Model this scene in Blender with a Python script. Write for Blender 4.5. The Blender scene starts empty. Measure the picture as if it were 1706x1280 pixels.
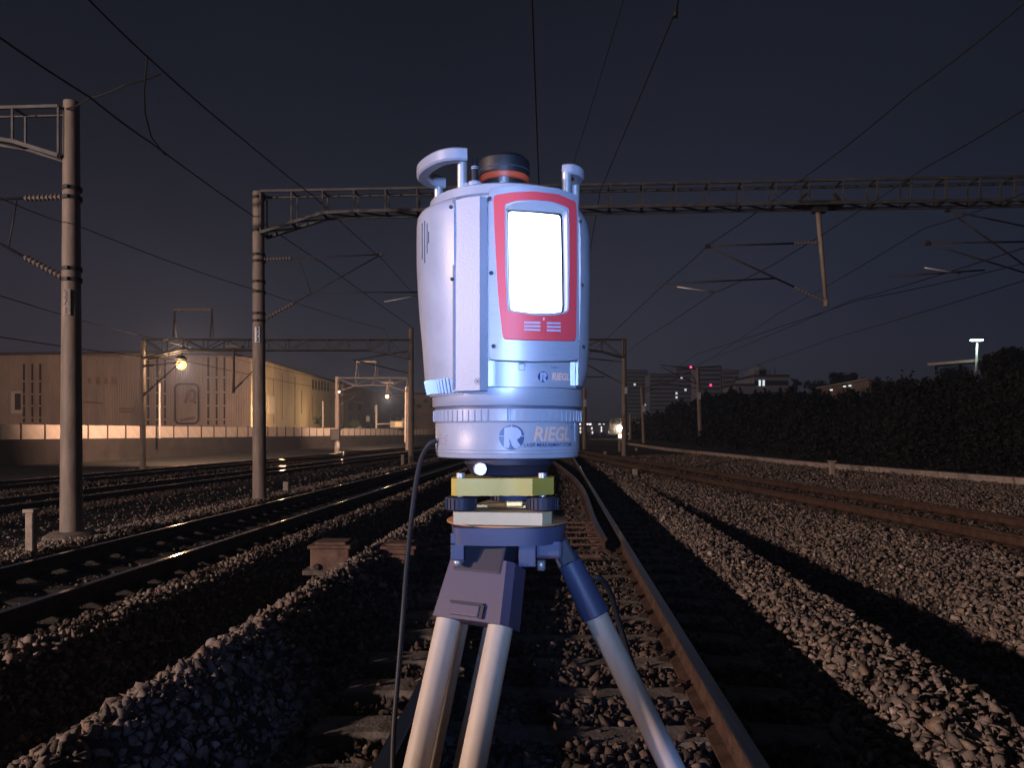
import bpy, bmesh, math, random
import numpy as np
from mathutils import Vector, Matrix
random.seed(7); RNG = np.random.default_rng(11)
SC = bpy.context.scene
COL = SC.collection
PI = math.pi
H = 1.5            # camera height above the sleeper tops of the centre track
F = 1280.0         # focal length in photograph pixels
def at(px, py, Y):  # a point of the place at distance Y ahead of the camera
    return Vector(((px-853)/F*Y, Y, H+(720-py)/F*Y))

# ------------------------------------------------------------------ materials
def mat(name, col, rough=.6, metal=0., var=0., scale=8., bump=0., bscale=60., emit=None, estr=0., spec=.5, stretch=(1,1,1), col2=None, island=False):
    m = bpy.data.materials.new(name); m.use_nodes = True
    nt = m.node_tree; N = nt.nodes; L = nt.links
    b = N['Principled BSDF']
    b.inputs['Roughness'].default_value = rough; b.inputs['Metallic'].default_value = metal
    b.inputs['Specular IOR Level'].default_value = spec
    c = (*col, 1); b.inputs['Base Color'].default_value = c
    tc = N.new('ShaderNodeTexCoord'); mp = N.new('ShaderNodeMapping'); mp.inputs['Scale'].default_value = stretch
    L.new(tc.outputs['Object'], mp.inputs['Vector'])
    if var > 0 or col2:
        n = N.new('ShaderNodeTexNoise'); n.inputs['Scale'].default_value = scale; n.inputs['Detail'].default_value = 6; n.inputs['Roughness'].default_value=.65
        L.new(mp.outputs['Vector'], n.inputs['Vector'])
        r = N.new('ShaderNodeValToRGB')
        lo = tuple(x*(1-var) for x in col) if not col2 else col2
        hi = tuple(min(1, x*(1+var)) for x in col) if not col2 else col
        r.color_ramp.elements[0].position = .32; r.color_ramp.elements[0].color = (*lo, 1)
        r.color_ramp.elements[1].position = .68; r.color_ramp.elements[1].color = (*hi, 1)
        L.new(n.outputs['Fac'], r.inputs['Fac'])
        out = r.outputs['Color']
        if island:
            g = N.new('ShaderNodeNewGeometry'); mr = N.new('ShaderNodeValToRGB')
            es = mr.color_ramp.elements
            es[0].position = 0; es[0].color = (.32, .30, .30, 1); es[1].position = 1; es[1].color = (2.0, 1.95, 1.9, 1)
            e = es.new(.35); e.color = (.85, .80, .76, 1); e = es.new(.7); e.color = (1.15, 1.05, .98, 1); e = es.new(.9); e.color = (1.2, .98, .78, 1)
            mx = N.new('ShaderNodeMix'); mx.data_type = 'RGBA'; mx.blend_type = 'MULTIPLY'; mx.inputs[0].default_value = 1
            L.new(g.outputs['Random Per Island'], mr.inputs['Fac'])
            L.new(out, mx.inputs[6]); L.new(mr.outputs['Color'], mx.inputs[7]); out = mx.outputs[2]
        L.new(out, b.inputs['Base Color'])
        rr = N.new('ShaderNodeMapRange'); rr.inputs['To Min'].default_value = max(0, rough-.1); rr.inputs['To Max'].default_value = min(1, rough+.12)
        L.new(n.outputs['Fac'], rr.inputs['Value']); L.new(rr.outputs['Result'], b.inputs['Roughness'])
    if bump > 0:
        n2 = N.new('ShaderNodeTexNoise'); n2.inputs['Scale'].default_value = bscale; n2.inputs['Detail'].default_value = 5
        L.new(mp.outputs['Vector'], n2.inputs['Vector'])
        bp = N.new('ShaderNodeBump'); bp.inputs['Strength'].default_value = min(1, bump); bp.inputs['Distance'].default_value = .01 if bscale > 30 else .05
        L.new(n2.outputs['Fac'], bp.inputs['Height']); L.new(bp.outputs['Normal'], b.inputs['Normal'])
    if emit:
        b.inputs['Emission Color'].default_value = (*emit, 1); b.inputs['Emission Strength'].default_value = estr
    return m

M = {}
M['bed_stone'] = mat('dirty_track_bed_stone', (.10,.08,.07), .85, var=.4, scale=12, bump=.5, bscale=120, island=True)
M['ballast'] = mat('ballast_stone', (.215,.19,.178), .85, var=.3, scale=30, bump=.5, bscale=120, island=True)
M['soil'] = mat('ballast_bed', (.075,.062,.055), .95, var=.5, scale=14, bump=1., bscale=26)
M['rail_side'] = mat('rusty_rail_steel', (.085,.048,.034), .7, .25, var=.45, scale=9, bump=.4, bscale=90)
M['rail_top'] = mat('polished_rail_top', (.5,.48,.46), .12, 1., var=.25, scale=2, stretch=(6,.3,1))
M['rail_dull'] = mat('dull_rail_top', (.12,.085,.07), .5, .5, var=.4, scale=3)
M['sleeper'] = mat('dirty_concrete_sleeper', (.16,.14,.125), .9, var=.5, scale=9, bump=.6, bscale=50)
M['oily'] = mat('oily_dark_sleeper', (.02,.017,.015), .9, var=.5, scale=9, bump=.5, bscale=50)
M['clip'] = mat('rail_clip_iron', (.07,.05,.04), .6, .6)
M['pole'] = mat('weathered_concrete_pole', (.25,.21,.185), .6, var=.35, scale=3, bump=.3, bscale=40, stretch=(3,3,.5))
M['steel'] = mat('galvanised_steel', (.10,.10,.105), .6, .4, var=.35, scale=5)
M['darksteel'] = mat('dark_galvanised_steel', (.055,.055,.06), .6, .4, var=.3, scale=5)
M['white_rod'] = mat('pale_aluminium_rod', (.6,.6,.6), .4, .3)
M['insul'] = mat('grey_porcelain', (.17,.15,.15), .35)
M['wire'] = mat('copper_wire_dark', (.012,.012,.014), .7)
M['concrete'] = mat('pale_concrete', (.42,.36,.32), .85, var=.3, scale=5, bump=.4, bscale=40)
M['marker'] = mat('white_painted_concrete', (.36,.31,.27), .8, var=.35, scale=12, bump=.3, bscale=60)
M['machine'] = mat('brown_cast_iron', (.16,.10,.08), .7, .1, var=.45, scale=8, bump=.3, bscale=60)
M['plate'] = mat('white_enamel_plate', (.62,.70,.82), .35)
M['ink'] = mat('dark_blue_print', (.02,.03,.09), .5)
M['wall'] = mat('dark_retaining_concrete', (.035,.028,.026), .9, var=.4, scale=.7, bump=.3, bscale=6)
M['panel'] = mat('cream_barrier_panel', (.52,.44,.38), .7, var=.12, scale=1.5)
M['panelpost'] = mat('dark_barrier_post', (.05,.035,.03), .7)
M['far_concrete'] = mat('far_facade_concrete', (.26,.28,.36), .9, var=.2, scale=.1)  # pale blue tone puts distance haze into the wall colour
M['foliage'] = mat('dark_bush_leaves', (.005,.007,.005), .8, var=.5, scale=.6)  # near-black leaves: the missing light on the bank is put into the colour
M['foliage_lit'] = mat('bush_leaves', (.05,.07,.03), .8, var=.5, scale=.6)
M['bark'] = mat('tree_bark', (.03,.024,.02), .9, var=.3, scale=4)
M['earth'] = mat('dark_earth', (.010,.009,.007), 1, var=.4, scale=.3, bump=.5, bscale=3)  # bank and far-left ground kept unlit through this near-black colour

def emis(name, col, s):
    return mat(name, (.02,.02,.02), .5, emit=col, estr=s)

# scanner and tripod
M['white'] = mat('white_painted_housing', (.37,.375,.43), .36, var=.09, scale=18, bump=.05, bscale=400)
M['silver'] = mat('pale_anodised_aluminium', (.40,.41,.48), .4, .3, var=.05, scale=40, stretch=(1,1,12))
M['red'] = mat('red_display_bezel', (.74,.06,.07), .45, bump=.05, bscale=500)
M['dark'] = mat('black_rubber', (.012,.012,.014), .55, bump=.05, bscale=300)
M['slot'] = mat('dark_slot', (.03,.032,.05), .6)
M['seam'] = mat('seam_grey', (.10,.11,.16), .5)
M['chrome'] = mat('turned_steel', (.55,.54,.54), .42, .6)
M['orange'] = mat('orange_ring', (.75,.10,.035), .45)
M['olive'] = mat('olive_yellow_anodised', (.50,.36,.06), .45, .1, var=.08, scale=30)
M['cream'] = mat('cream_lacquered_plate', (.60,.49,.29), .45, var=.06, scale=30)
M['brass'] = mat('brass', (.62,.36,.13), .35, .85)
M['timberdisc'] = mat('tan_tripod_head_disc', (.50,.24,.10), .5, var=.2, scale=30)
M['bluecast'] = mat('blue_grey_cast_metal', (.075,.082,.15), .5, .1, var=.06, scale=40, bump=.02, bscale=300)
M['purplecast'] = mat('slate_purple_plastic', (.085,.068,.115), .5, var=.08, scale=40, bump=.02, bscale=300)
M['darkcast'] = mat('dark_slate_plastic', (.022,.021,.038), .6, bump=.02, bscale=300)
M['bluesleeve'] = mat('blue_plastic_sleeve', (.055,.068,.135), .5)
M['tube'] = mat('ivory_lacquered_tube', (.62,.53,.43), .55, var=.22, scale=14, stretch=(1,1,.3))
M['logo_warm'] = mat('salmon_reflective_letters', (.92,.52,.36), .4)
M['logo_blue'] = mat('navy_print', (.012,.03,.14), .4)
M['logo_white'] = mat('silver_print', (.42,.45,.55), .5, .0)
M['cable'] = mat('black_cable_sheath', (.015,.015,.018), .6)

# ------------------------------------------------------------------ mesh builder
class MB:
    def __init__(s): s.v = []; s.f = []; s.mi = []; s.sm = []; s.cur = 0; s.s = False
    def _add(s, vs, fs, smooth=None):
        o = len(s.v); s.v += [tuple(x) for x in vs]
        for f in fs: s.f.append(tuple(i+o for i in f)); s.mi.append(s.cur); s.sm.append(s.s if smooth is None else smooth)
    def box(s, c, size, ax=None, bev=0):
        c = Vector(c); x, y, z = [d/2 for d in size]
        ax = ax or (Vector((1,0,0)), Vector((0,1,0)), Vector((0,0,1)))
        if bev:
            b = min(bev, x*.9, y*.9, z*.9); bm = bmesh.new(); bmesh.ops.create_cube(bm, size=2)
            for v in bm.verts: v.co = Vector((v.co.x*x, v.co.y*y, v.co.z*z))
            bmesh.ops.bevel(bm, geom=list(bm.edges), offset=b, segments=2, affect='EDGES', profile=.6)
            bm.verts.index_update()
            s._add([c+ax[0]*v.co.x+ax[1]*v.co.y+ax[2]*v.co.z for v in bm.verts], [[v.index for v in f.verts] for f in bm.faces]); bm.free(); return s
        vs = [c+ax[0]*a*x+ax[1]*b*y+ax[2]*d*z for a in (-1,1) for b in (-1,1) for d in (-1,1)]
        s._add(vs, [(0,1,3,2),(4,6,7,5),(0,4,5,1),(2,3,7,6),(0,2,6,4),(1,5,7,3)]); return s
    def beam(s, p, q, w, h=None, up=(0,0,1)):
        p = Vector(p); q = Vector(q); d = (q-p); L = d.length
        if L < 1e-9: return s
        d /= L; u = Vector(up)
        if abs(d.dot(u)) > .97: u = Vector((0,1,0))
        a = d.cross(u).normalized(); b = a.cross(d)
        return s.box((p+q)/2, (w, L, h or w), (a, d, b))
    def tube(s, pts, r, n=10, cap=True):
        pts = [Vector(p) for p in pts]; k = len(pts); rs = r if hasattr(r, '__len__') else [r]*k
        vs = []; prev = None
        for i, p in enumerate(pts):
            d = (pts[min(i+1,k-1)]-pts[max(i-1,0)]).normalized()
            if prev is None:
                u = Vector((0,0,1)) if abs(d.z) < .95 else Vector((0,1,0)); a = d.cross(u).normalized()
            else: a = (prev-d*prev.dot(d)).normalized()
            prev = a; b = d.cross(a)
            for j in range(n):
                t = 2*PI*j/n; vs.append(p+(a*math.cos(t)+b*math.sin(t))*rs[i])
        fs = [(i*n+j, i*n+(j+1)%n, (i+1)*n+(j+1)%n, (i+1)*n+j) for i in range(k-1) for j in range(n)]
        s._add(vs, fs, True)
        if cap: s._add([vs[j] for j in range(n)], [tuple(range(n-1,-1,-1))], False); s._add([vs[(k-1)*n+j] for j in range(n)], [tuple(range(n))], False)
        return s
    def lathe(s, prof, c=(0,0,0), n=48, ax=None, a0=0, a1=2*PI):
        c = Vector(c); ax = ax or (Vector((1,0,0)), Vector((0,1,0)), Vector((0,0,1)))
        full = abs(a1-a0-2*PI) < 1e-6; m = n if full else n+1
        for i in range(len(prof)-1):
            (r0,z0),(r1,z1) = prof[i], prof[i+1]; vs = []
            for r,z in ((r0,z0),(r1,z1)):
                for j in range(m):
                    t = a0+(a1-a0)*j/n; vs.append(c+ax[0]*r*math.cos(t)+ax[1]*r*math.sin(t)+ax[2]*z)
            fs = [(j, (j+1)%m, m+(j+1)%m, m+j) for j in range(n)]
            s._add(vs, fs, True)
        return s
    def prism(s, poly, z0, z1, ax=None, o=(0,0,0), top=None):
        o = Vector(o); ax = ax or (Vector((1,0,0)), Vector((0,1,0)), Vector((0,0,1))); n = len(poly); top = top or poly
        vs = [o+ax[0]*x+ax[1]*y+ax[2]*z0 for x,y in poly]+[o+ax[0]*x+ax[1]*y+ax[2]*z1 for x,y in top]
        s._add(vs, [tuple(range(n-1,-1,-1)), tuple(range(n,2*n))]+[(j,(j+1)%n,n+(j+1)%n,n+j) for j in range(n)]); return s
    def grid(s, rows, close=False, smooth=True):
        m = len(rows[0]); vs = [p for r in rows for p in r]
        fs = [(i*m+j, i*m+(j+1)%m, (i+1)*m+(j+1)%m, (i+1)*m+j) for i in range(len(rows)-1) for j in range(m if close else m-1)]
        s._add(vs, fs, smooth); return s
    def build(s, name, material, parent=None, weld=True):
        me = bpy.data.meshes.new(name)
        off = world_loc(parent) if parent else Vector((0,0,0))
        me.from_pydata([(x-off.x, y-off.y, z-off.z) for x,y,z in s.v], [], s.f)
        for k in (material if isinstance(material, (list,tuple)) else [material]): me.materials.append(k)
        me.polygons.foreach_set('material_index', s.mi); me.polygons.foreach_set('use_smooth', s.sm)
        me.update()
        if weld and len(s.v) < 60000:
            bm = bmesh.new(); bm.from_mesh(me); bmesh.ops.remove_doubles(bm, verts=bm.verts, dist=1e-6)
            bmesh.ops.recalc_face_normals(bm, faces=bm.faces)
            bm.normal_update()
            for e in bm.edges:
                if len(e.link_faces) == 2 and e.calc_face_angle(0) > .6: e.smooth = False
            bm.to_mesh(me); bm.free()
        o = bpy.data.objects.new(name, me); COL.objects.link(o)
        if parent: o.parent = parent
        return o
def world_loc(o):
    v = Vector((0,0,0))
    while o: v = v+o.location; o = o.parent
    return v
def tag(o, label, cat, group=None, kind=None):
    if label: o['label'] = label
    if cat: o['category'] = cat
    if group: o['group'] = group
    if kind: o['kind'] = kind
    return o
def thing(name, label, cat, loc, group=None):
    o = bpy.data.objects.new(name, None); COL.objects.link(o); o.location = loc; o.empty_display_size = .1
    return tag(o, label, cat, group)
def structure(o): o['kind'] = 'structure'; return o
def dup(o, parent=None, loc=None):
    c = o.copy(); COL.objects.link(c)
    if parent: c.parent = parent
    if loc is not None: c.location = loc
    for k in [x for x in bpy.data.objects if x.parent == o and x is not c]: dup(k, c)
    return c

# ------------------------------------------------------------------ camera, world, lights
cam = bpy.data.cameras.new('camera'); co = bpy.data.objects.new('camera', cam); COL.objects.link(co)
co.location = (0,0,H); co.rotation_euler = (PI/2,0,0)
cam.sensor_width = 36; cam.lens = 36*F/1706; cam.shift_y = 80/1706.; cam.clip_end = 4000; cam.clip_start = .05
SC.camera = co
SC.view_settings.view_transform = 'Standard'; SC.view_settings.look = 'None'; SC.view_settings.exposure = 0; SC.view_settings.gamma = 1
SC.render.engine = 'CYCLES'
try:
    SC.cycles.use_denoising = True; SC.cycles.max_bounces = 5; SC.cycles.volume_bounces = 0
    SC.cycles.caustics_reflective = False; SC.cycles.caustics_refractive = False; SC.cycles.sample_clamp_indirect = 3
except Exception: pass

W = bpy.data.worlds.new('World'); SC.world = W; W.use_nodes = True
nt = W.node_tree; N = nt.nodes; L = nt.links; bg = N['Background']
tc = N.new('ShaderNodeTexCoord'); sep = N.new('ShaderNodeSeparateXYZ'); L.new(tc.outputs['Generated'], sep.inputs['Vector'])
rz = N.new('ShaderNodeValToRGB'); el = rz.color_ramp.elements
el[0].position = 0; el[0].color = (.019,.017,.026,1)
el[1].position = .62; el[1].color = (.0048,.0070,.0115,1)
e = el.new(.06); e.color = (.0185,.020,.036,1)
e = el.new(.16); e.color = (.0128,.0175,.035,1)
e = el.new(.32); e.color = (.0078,.0114,.0225,1)
L.new(sep.outputs['Z'], rz.inputs['Fac'])
# town glow: azimuth lobes low on the horizon
def lobe(direction, power, colour):
    vd = N.new('ShaderNodeVectorMath'); vd.operation = 'DOT_PRODUCT'; d = Vector(direction).normalized(); vd.inputs[1].default_value = d
    nm = N.new('ShaderNodeVectorMath'); nm.operation = 'NORMALIZE'; L.new(tc.outputs['Generated'], nm.inputs[0]); L.new(nm.outputs[0], vd.inputs[0])
    mx = N.new('ShaderNodeMath'); mx.operation = 'MAXIMUM'; mx.inputs[1].default_value = 0; L.new(vd.outputs['Value'], mx.inputs[0])
    pw = N.new('ShaderNodeMath'); pw.operation = 'POWER'; pw.inputs[1].default_value = power; L.new(mx.outputs[0], pw.inputs[0])
    vm = N.new('ShaderNodeVectorMath'); vm.operation = 'SCALE'; vm.inputs[0].default_value = colour; L.new(pw.outputs[0], vm.inputs['Scale'])
    return vm.outputs[0]
def addv(a, b):
    v = N.new('ShaderNodeVectorMath'); v.operation = 'ADD'; L.new(a, v.inputs[0]); L.new(b, v.inputs[1]); return v.outputs[0]
c = addv(rz.outputs['Color'], lobe((.10,1,.0), 30, (.030,.026,.030)))
c = addv(c, lobe((-.62,1,-.02), 26, (.030,.016,.011)))
c = addv(c, lobe((.28,1,.18), 14, (.0075,.0085,.014)))
nz = N.new('ShaderNodeTexNoise'); nz.inputs['Scale'].default_value = 2.2; nz.inputs['Detail'].default_value = 4; L.new(tc.outputs['Generated'], nz.inputs['Vector'])
mr = N.new('ShaderNodeMapRange'); mr.inputs['To Min'].default_value = .58; mr.inputs['To Max'].default_value = 1.12; L.new(nz.outputs['Fac'], mr.inputs['Value'])
vs_ = N.new('ShaderNodeVectorMath'); vs_.operation = 'SCALE'; L.new(c, vs_.inputs[0]); L.new(mr.outputs['Result'], vs_.inputs['Scale'])
L.new(vs_.outputs[0], bg.inputs['Color']); bg.inputs['Strength'].default_value = .84

def light(kind, name, loc, power, col, size=.1, target=None, spot=None):
    l = bpy.data.lights.new(name, kind); l.energy = power; l.color = col
    if kind in ('POINT','SPOT'): l.shadow_soft_size = size
    if kind == 'AREA': l.size = size
    if kind == 'SPOT': l.spot_size = spot or 1.2; l.spot_blend = .6
    o = bpy.data.objects.new(name, l); COL.objects.link(o); o.location = loc
    if target is not None: o.rotation_euler = (Vector(target)-Vector(loc)).to_track_quat('-Z','Y').to_euler()
    return o
SODIUM = (1,.66,.50)
sun = bpy.data.lights.new('yard_floodlight', 'SUN'); sun.energy = .62; sun.color = SODIUM; sun.angle = math.radians(.7)
so = bpy.data.objects.new('yard_floodlight', sun); COL.objects.link(so)
az, elv = math.radians(28), math.radians(12)      # from the left, a little behind the camera
dl = Vector((math.cos(az)*math.cos(elv), math.sin(az)*math.cos(elv), -math.sin(elv)))
so.rotation_euler = dl.to_track_quat('-Z','Y').to_euler(); so.location = (-20,-5,8)
light('AREA', 'hand_lamp', (-.04,-.62,1.60), 2.4, (.29,.48,1.), .14, target=(0,1,1.70)).data.spread = math.radians(42)
light('SPOT', 'torch', (-.45,-.5,1.5), 60, (.24,.38,1.), .03, target=(-1.55,3.95,.1), spot=.20)
light('SPOT', 'torch', (.3,-.5,1.4), 60, (.18,.36,1.), .03, target=(.22,3.2,0.), spot=.42)
light('POINT', 'work_lamp', (-20,-6.5,5.2), 15000, (1,.73,.62), .18)

# ------------------------------------------------------------------ terrain
DX = .06
def trackC(Y): return -13.4+.09*Y
def trackD(Y): return -18.6+.10*Y
def trackB(Y): return 7.97-.075*Y+.0006*np.maximum(Y-30,0)**2
def interp(x, pts): xs, zs = zip(*pts); return np.interp(x, xs, zs)
PM = [(-60,-.75),(-18,-.62),(-11,-.6),(-9.4,-.62),(-8.4,-.5),(-7.75,-.16),(-7.0,-.10),(-6.9,-.13),(-6.75,-.24),(-4.45,-.24),(-4.3,-.14),(-4.05,-.10),(-3.85,-.14),(-3.4,-.75),(-2.9,-.68),(-2.3,.10),(-2.05,.235),(-1.95,.20),(-1.62,-.13),(-1.35,-.09),(-1.0,-.035),(1.25,-.04),(1.45,-.10),(1.62,-.09),(1.9,.015),(2.35,.0),(2.85,-.42),(3.8,-.46),(60,-.38)]
def zt(X, Y):
    X = np.asarray(X, float); Y = np.asarray(Y, float)
    u = X-.05-DX*Y
    z = interp(u, PM)
    # fade relief with distance
    f = np.clip((Y-60)/80, 0, 1); z = z*(1-f)+(-.2)*f
    ub = X-trackB(Y)
    zb = interp(ub, [(-60,-9),(-4.6,-.6),(-3.75,-.48),(-2.9,-.12),(-2.1,-.03),(-1.6,.0),(1.6,.0),(2.3,-.03),(3.0,-.05),(4.6,.06),(60,.06)])
    z = np.where(ub > -4.6, np.maximum(z, zb), z)
    uc = X-trackC(Y)
    zc = interp(uc, [(-60,-9),(-2.4,-.5),(-1.8,-.28),(1.8,-.28),(2.5,-.55),(60,-9)])
    z = np.maximum(z, zc)
    ud = X-trackD(Y)
    zd = interp(ud, [(-60,-9),(-2.4,-.5),(-1.8,-.28),(1.8,-.28),(2.5,-.55),(60,-9)])
    z = np.maximum(z, zd)
    # bank on the right
    xb = bank_foot(Y)
    zb2 = interp(X-xb, [(-1,-.15),(0,-.12),(9,-.05),(40,.3),(400,3)])
    z = np.where(X > xb-1, np.maximum(z, zb2), z)
    return z
def trough_x(Y): return np.interp(Y, [3,20.8,32,60,92,160,300],[19.5,13.9,12.4,12.2,13.6,22,50])
def bank_foot(Y): return trough_x(Y)+1.6
us = np.concatenate([np.linspace(-1500,-100,8), np.linspace(-80,-12,24), np.arange(-11.5,4.2,.1), np.arange(4.3,24,.35), np.linspace(25,60,24), np.linspace(80,1500,8)])
ys = np.concatenate([np.linspace(-8,2,6), np.arange(2.4,26,.45), np.arange(27,80,1.6), np.linspace(84,200,24), np.linspace(230,2500,12)])
G = MB(); UU, YY = np.meshgrid(us, ys); XX = UU+.05+DX*YY; ZZ = zt(XX, YY)
ZZ = ZZ+RNG.normal(0,.012,ZZ.shape)*(np.abs(UU)<15)-.02
verts = np.stack([XX,YY,ZZ],-1).reshape(-1,3); m_ = len(us)
me = bpy.data.meshes.new('ground')
me.from_pydata(verts.tolist(), [], [(i*m_+j, i*m_+j+1, (i+1)*m_+j+1, (i+1)*m_+j) for i in range(len(ys)-1) for j in range(m_-1)])
me.materials.append(M['soil']); me.materials.append(M['earth']); FC = verts.reshape(len(ys),m_,3); bfX = bank_foot(YY)+.0; mi_ = ((XX > bfX-.6)|(UU < -15.5)|(YY > 150)); me.polygons.foreach_set('material_index', mi_[:-1,:-1].astype(np.int32).ravel()); me.polygons.foreach_set('use_smooth', [True]*len(me.polygons))
go = bpy.data.objects.new('ground', me); COL.objects.link(go); structure(go); go['label'] = 'dark ballast bed and dirt between the railway tracks'

# ------------------------------------------------------------------ ballast stones
def protos(k, npts):
    out = []
    for i in range(k):
        while True:
            bm = bmesh.new(); p = RNG.normal(size=(npts,3)); p /= np.linalg.norm(p,axis=1)[:,None]; p *= RNG.uniform(.75,1.05,(npts,1))
            for q in p: bm.verts.new(q)
            bmesh.ops.convex_hull(bm, input=bm.verts)
            loose = [v for v in bm.verts if not v.link_faces]
            bmesh.ops.delete(bm, geom=loose, context='VERTS'); bmesh.ops.triangulate(bm, faces=bm.faces); bm.verts.index_update()
            V = np.array([v.co[:] for v in bm.verts]); T = np.array([[v.index for v in f.verts] for f in bm.faces]); bm.free()
            if len(T) >= npts: out.append((V,T)); break
    return out
PR = protos(22, 9)+protos(6, 14); PR2 = protos(8, 7)
SLEEP = .6
def in_sleeper(u, Y):   # sleepers of the centre track
    k = ((Y-.3)/SLEEP) % 1.0
    return (np.abs(u) < 1.33) & ((k < .22) | (k > .78))
Vs = []; Ts = []; off = 0
def scatter(xy, size, pr, lift=.35):
    global off
    n = len(xy); z = zt(xy[:,0], xy[:,1])
    pick = RNG.integers(0, len(pr), n)
    for k,(V,T) in enumerate(pr):
        idx = np.where(pick == k)[0]
        if not len(idx): continue
        q = RNG.normal(size=(len(idx),4)); q /= np.linalg.norm(q,axis=1)[:,None]; w,x,y,zz = q.T
        R = np.stack([1-2*(y*y+zz*zz),2*(x*y-zz*w),2*(x*zz+y*w),2*(x*y+zz*w),1-2*(x*x+zz*zz),2*(y*zz-x*w),2*(x*zz-y*w),2*(y*zz+x*w),1-2*(x*x+y*y)],-1).reshape(-1,3,3)
        sc = np.stack([RNG.uniform(.8,1.4,len(idx)),RNG.uniform(.6,1.,len(idx)),RNG.uniform(.4,.8,len(idx))],-1)*size[idx,None]
        P = V[None]*sc[:,None]; P = np.einsum('nij,nkj->nki', R, P)
        P[:,:,0] += xy[idx,0,None]; P[:,:,1] += xy[idx,1,None]; P[:,:,2] += (z[idx]+size[idx]*RNG.uniform(-.1,lift,len(idx)))[:,None]
        Vs.append(P.reshape(-1,3)); nv = len(V)
        Ts.append((T[None]+(np.arange(len(idx))*nv)[:,None,None]+off).reshape(-1,3)); off += len(idx)*nv
def sample(y0, y1, dens, smin, smax, pr, xlim=1.0):
    A = (y1-y0)*2*.74*(y1+1.5); n = int(A*dens)
    Y = RNG.uniform(y0,y1,n); X = RNG.uniform(-1,1,n)*.74*(y1+1.5)
    k = (np.abs(X) < .68*Y+.6); X = X[k]; Y = Y[k]
    u = X-.05-DX*Y
    keep = (X < bank_foot(Y)-.9) & (u > -24)
    # tracks: between rails fewer stones proud of the sleepers
    main = in_sleeper(u, Y) & (RNG.uniform(size=len(u)) > .07); keep &= ~main
    keep &= ~((np.abs(np.abs(u)-.7525) < .075))
    ua = u+5.5; keep &= ~((np.abs(ua) < 1.3) & (RNG.uniform(size=len(u)) > .12))
    keep &= ~(np.abs(np.abs(ua)-.7525) < .08)
    ub = X-trackB(Y); keep &= ~((np.abs(ub) < 1.2) & (RNG.uniform(size=len(u)) > .45)); keep &= ~(np.abs(np.abs(ub)-.7525) < .09)
    for tr in (trackC, trackD):
        uc = X-tr(Y); keep &= ~(np.abs(np.abs(uc)-.7525) < .15)
    keep &= ~(((u+7.0)<-1.4) & (u > -11) & (RNG.uniform(size=len(u)) > .35))
    xy = np.stack([X[keep],Y[keep]],-1); s = RNG.uniform(smin,smax,len(xy))*RNG.choice([.65,.85,1,1,1.2,1.55],len(xy))
    scatter(xy, s, pr)
sample(2.6, 7.5, 720, .021, .041, PR)
sample(7.5, 13, 420, .022, .038, PR)
sample(13, 24, 170, .028, .045, PR2)
sample(24, 48, 38, .045, .07, PR2)
# loose stones lying on sleepers and rail feet near the tripod
n = 260; Y = RNG.uniform(2.6,9,n); u = RNG.uniform(-1.2,1.2,n); k = np.abs(np.abs(u)-.7525) > .09; xy = np.stack([(u+.05+DX*Y)[k],Y[k]],-1)
scatter(xy, RNG.uniform(.02,.036,len(xy)), PR, lift=2.2)
VV = np.concatenate(Vs); TT = np.concatenate(Ts)
def stone_object(name, TT, material, label):
    me = bpy.data.meshes.new(name); used, inv = np.unique(TT.ravel(), return_inverse=True); V_ = VV[used]; T_ = inv.reshape(TT.shape)
    me.vertices.add(len(V_)); me.vertices.foreach_set('co', V_.astype(np.float32).ravel())
    me.loops.add(T_.size); me.loops.foreach_set('vertex_index', T_.astype(np.int32).ravel())
    me.polygons.add(len(T_)); me.polygons.foreach_set('loop_start', np.arange(0,T_.size,3,dtype=np.int32)); me.polygons.foreach_set('loop_total', np.full(len(T_),3,np.int32))
    me.update(calc_edges=True); me.materials.append(material)
    bo = bpy.data.objects.new(name, me); COL.objects.link(bo); tag(bo, label, 'ballast', kind='stuff')
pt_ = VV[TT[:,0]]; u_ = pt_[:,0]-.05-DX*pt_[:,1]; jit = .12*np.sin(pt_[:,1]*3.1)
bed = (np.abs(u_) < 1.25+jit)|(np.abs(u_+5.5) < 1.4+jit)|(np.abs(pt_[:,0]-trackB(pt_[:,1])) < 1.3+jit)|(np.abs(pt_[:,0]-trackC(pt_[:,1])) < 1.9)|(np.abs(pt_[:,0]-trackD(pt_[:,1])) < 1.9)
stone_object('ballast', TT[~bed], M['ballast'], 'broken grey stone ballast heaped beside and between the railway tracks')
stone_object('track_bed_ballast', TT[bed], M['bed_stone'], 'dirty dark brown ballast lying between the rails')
print('stones tris', len(TT))

# ------------------------------------------------------------------ tracks
RP = [(-.075,0),(.075,0),(.075,.012),(.022,.03),(.009,.045),(.009,.125),(.034,.138),(.0365,.166),(.030,.172),(-.030,.172),(-.0365,.166),(-.034,.138),(-.009,.125),(-.009,.045),(-.022,.03),(-.075,.012)]
def rail_mesh(path, polished=True, prof=RP, top='rail_top'):
    mb = MB(); n = len(prof); rows = []
    for i,(x,y,z) in enumerate(path):
        a = Vector(path[max(i-1,0)]); b = Vector(path[min(i+1,len(path)-1)]); d = (b-a); d.z = 0; d.normalize(); sx = Vector((d.y,-d.x,0))
        rows.append([Vector((x,y,z))+sx*px+Vector((0,0,pz)) for px,pz in prof])
    k = len(prof)
    for i in range(len(rows)-1):
        for j in range(k):
            mb.cur = 1 if (prof[j][1] > .165 and prof[(j+1)%k][1] > .165) else 0
            mb._add([rows[i][j],rows[i][(j+1)%k],rows[i+1][(j+1)%k],rows[i+1][j]], [(0,1,2,3)], False)
    mb.cur = 0; mb._add(rows[0], [tuple(range(k))], False)
    return mb
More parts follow.
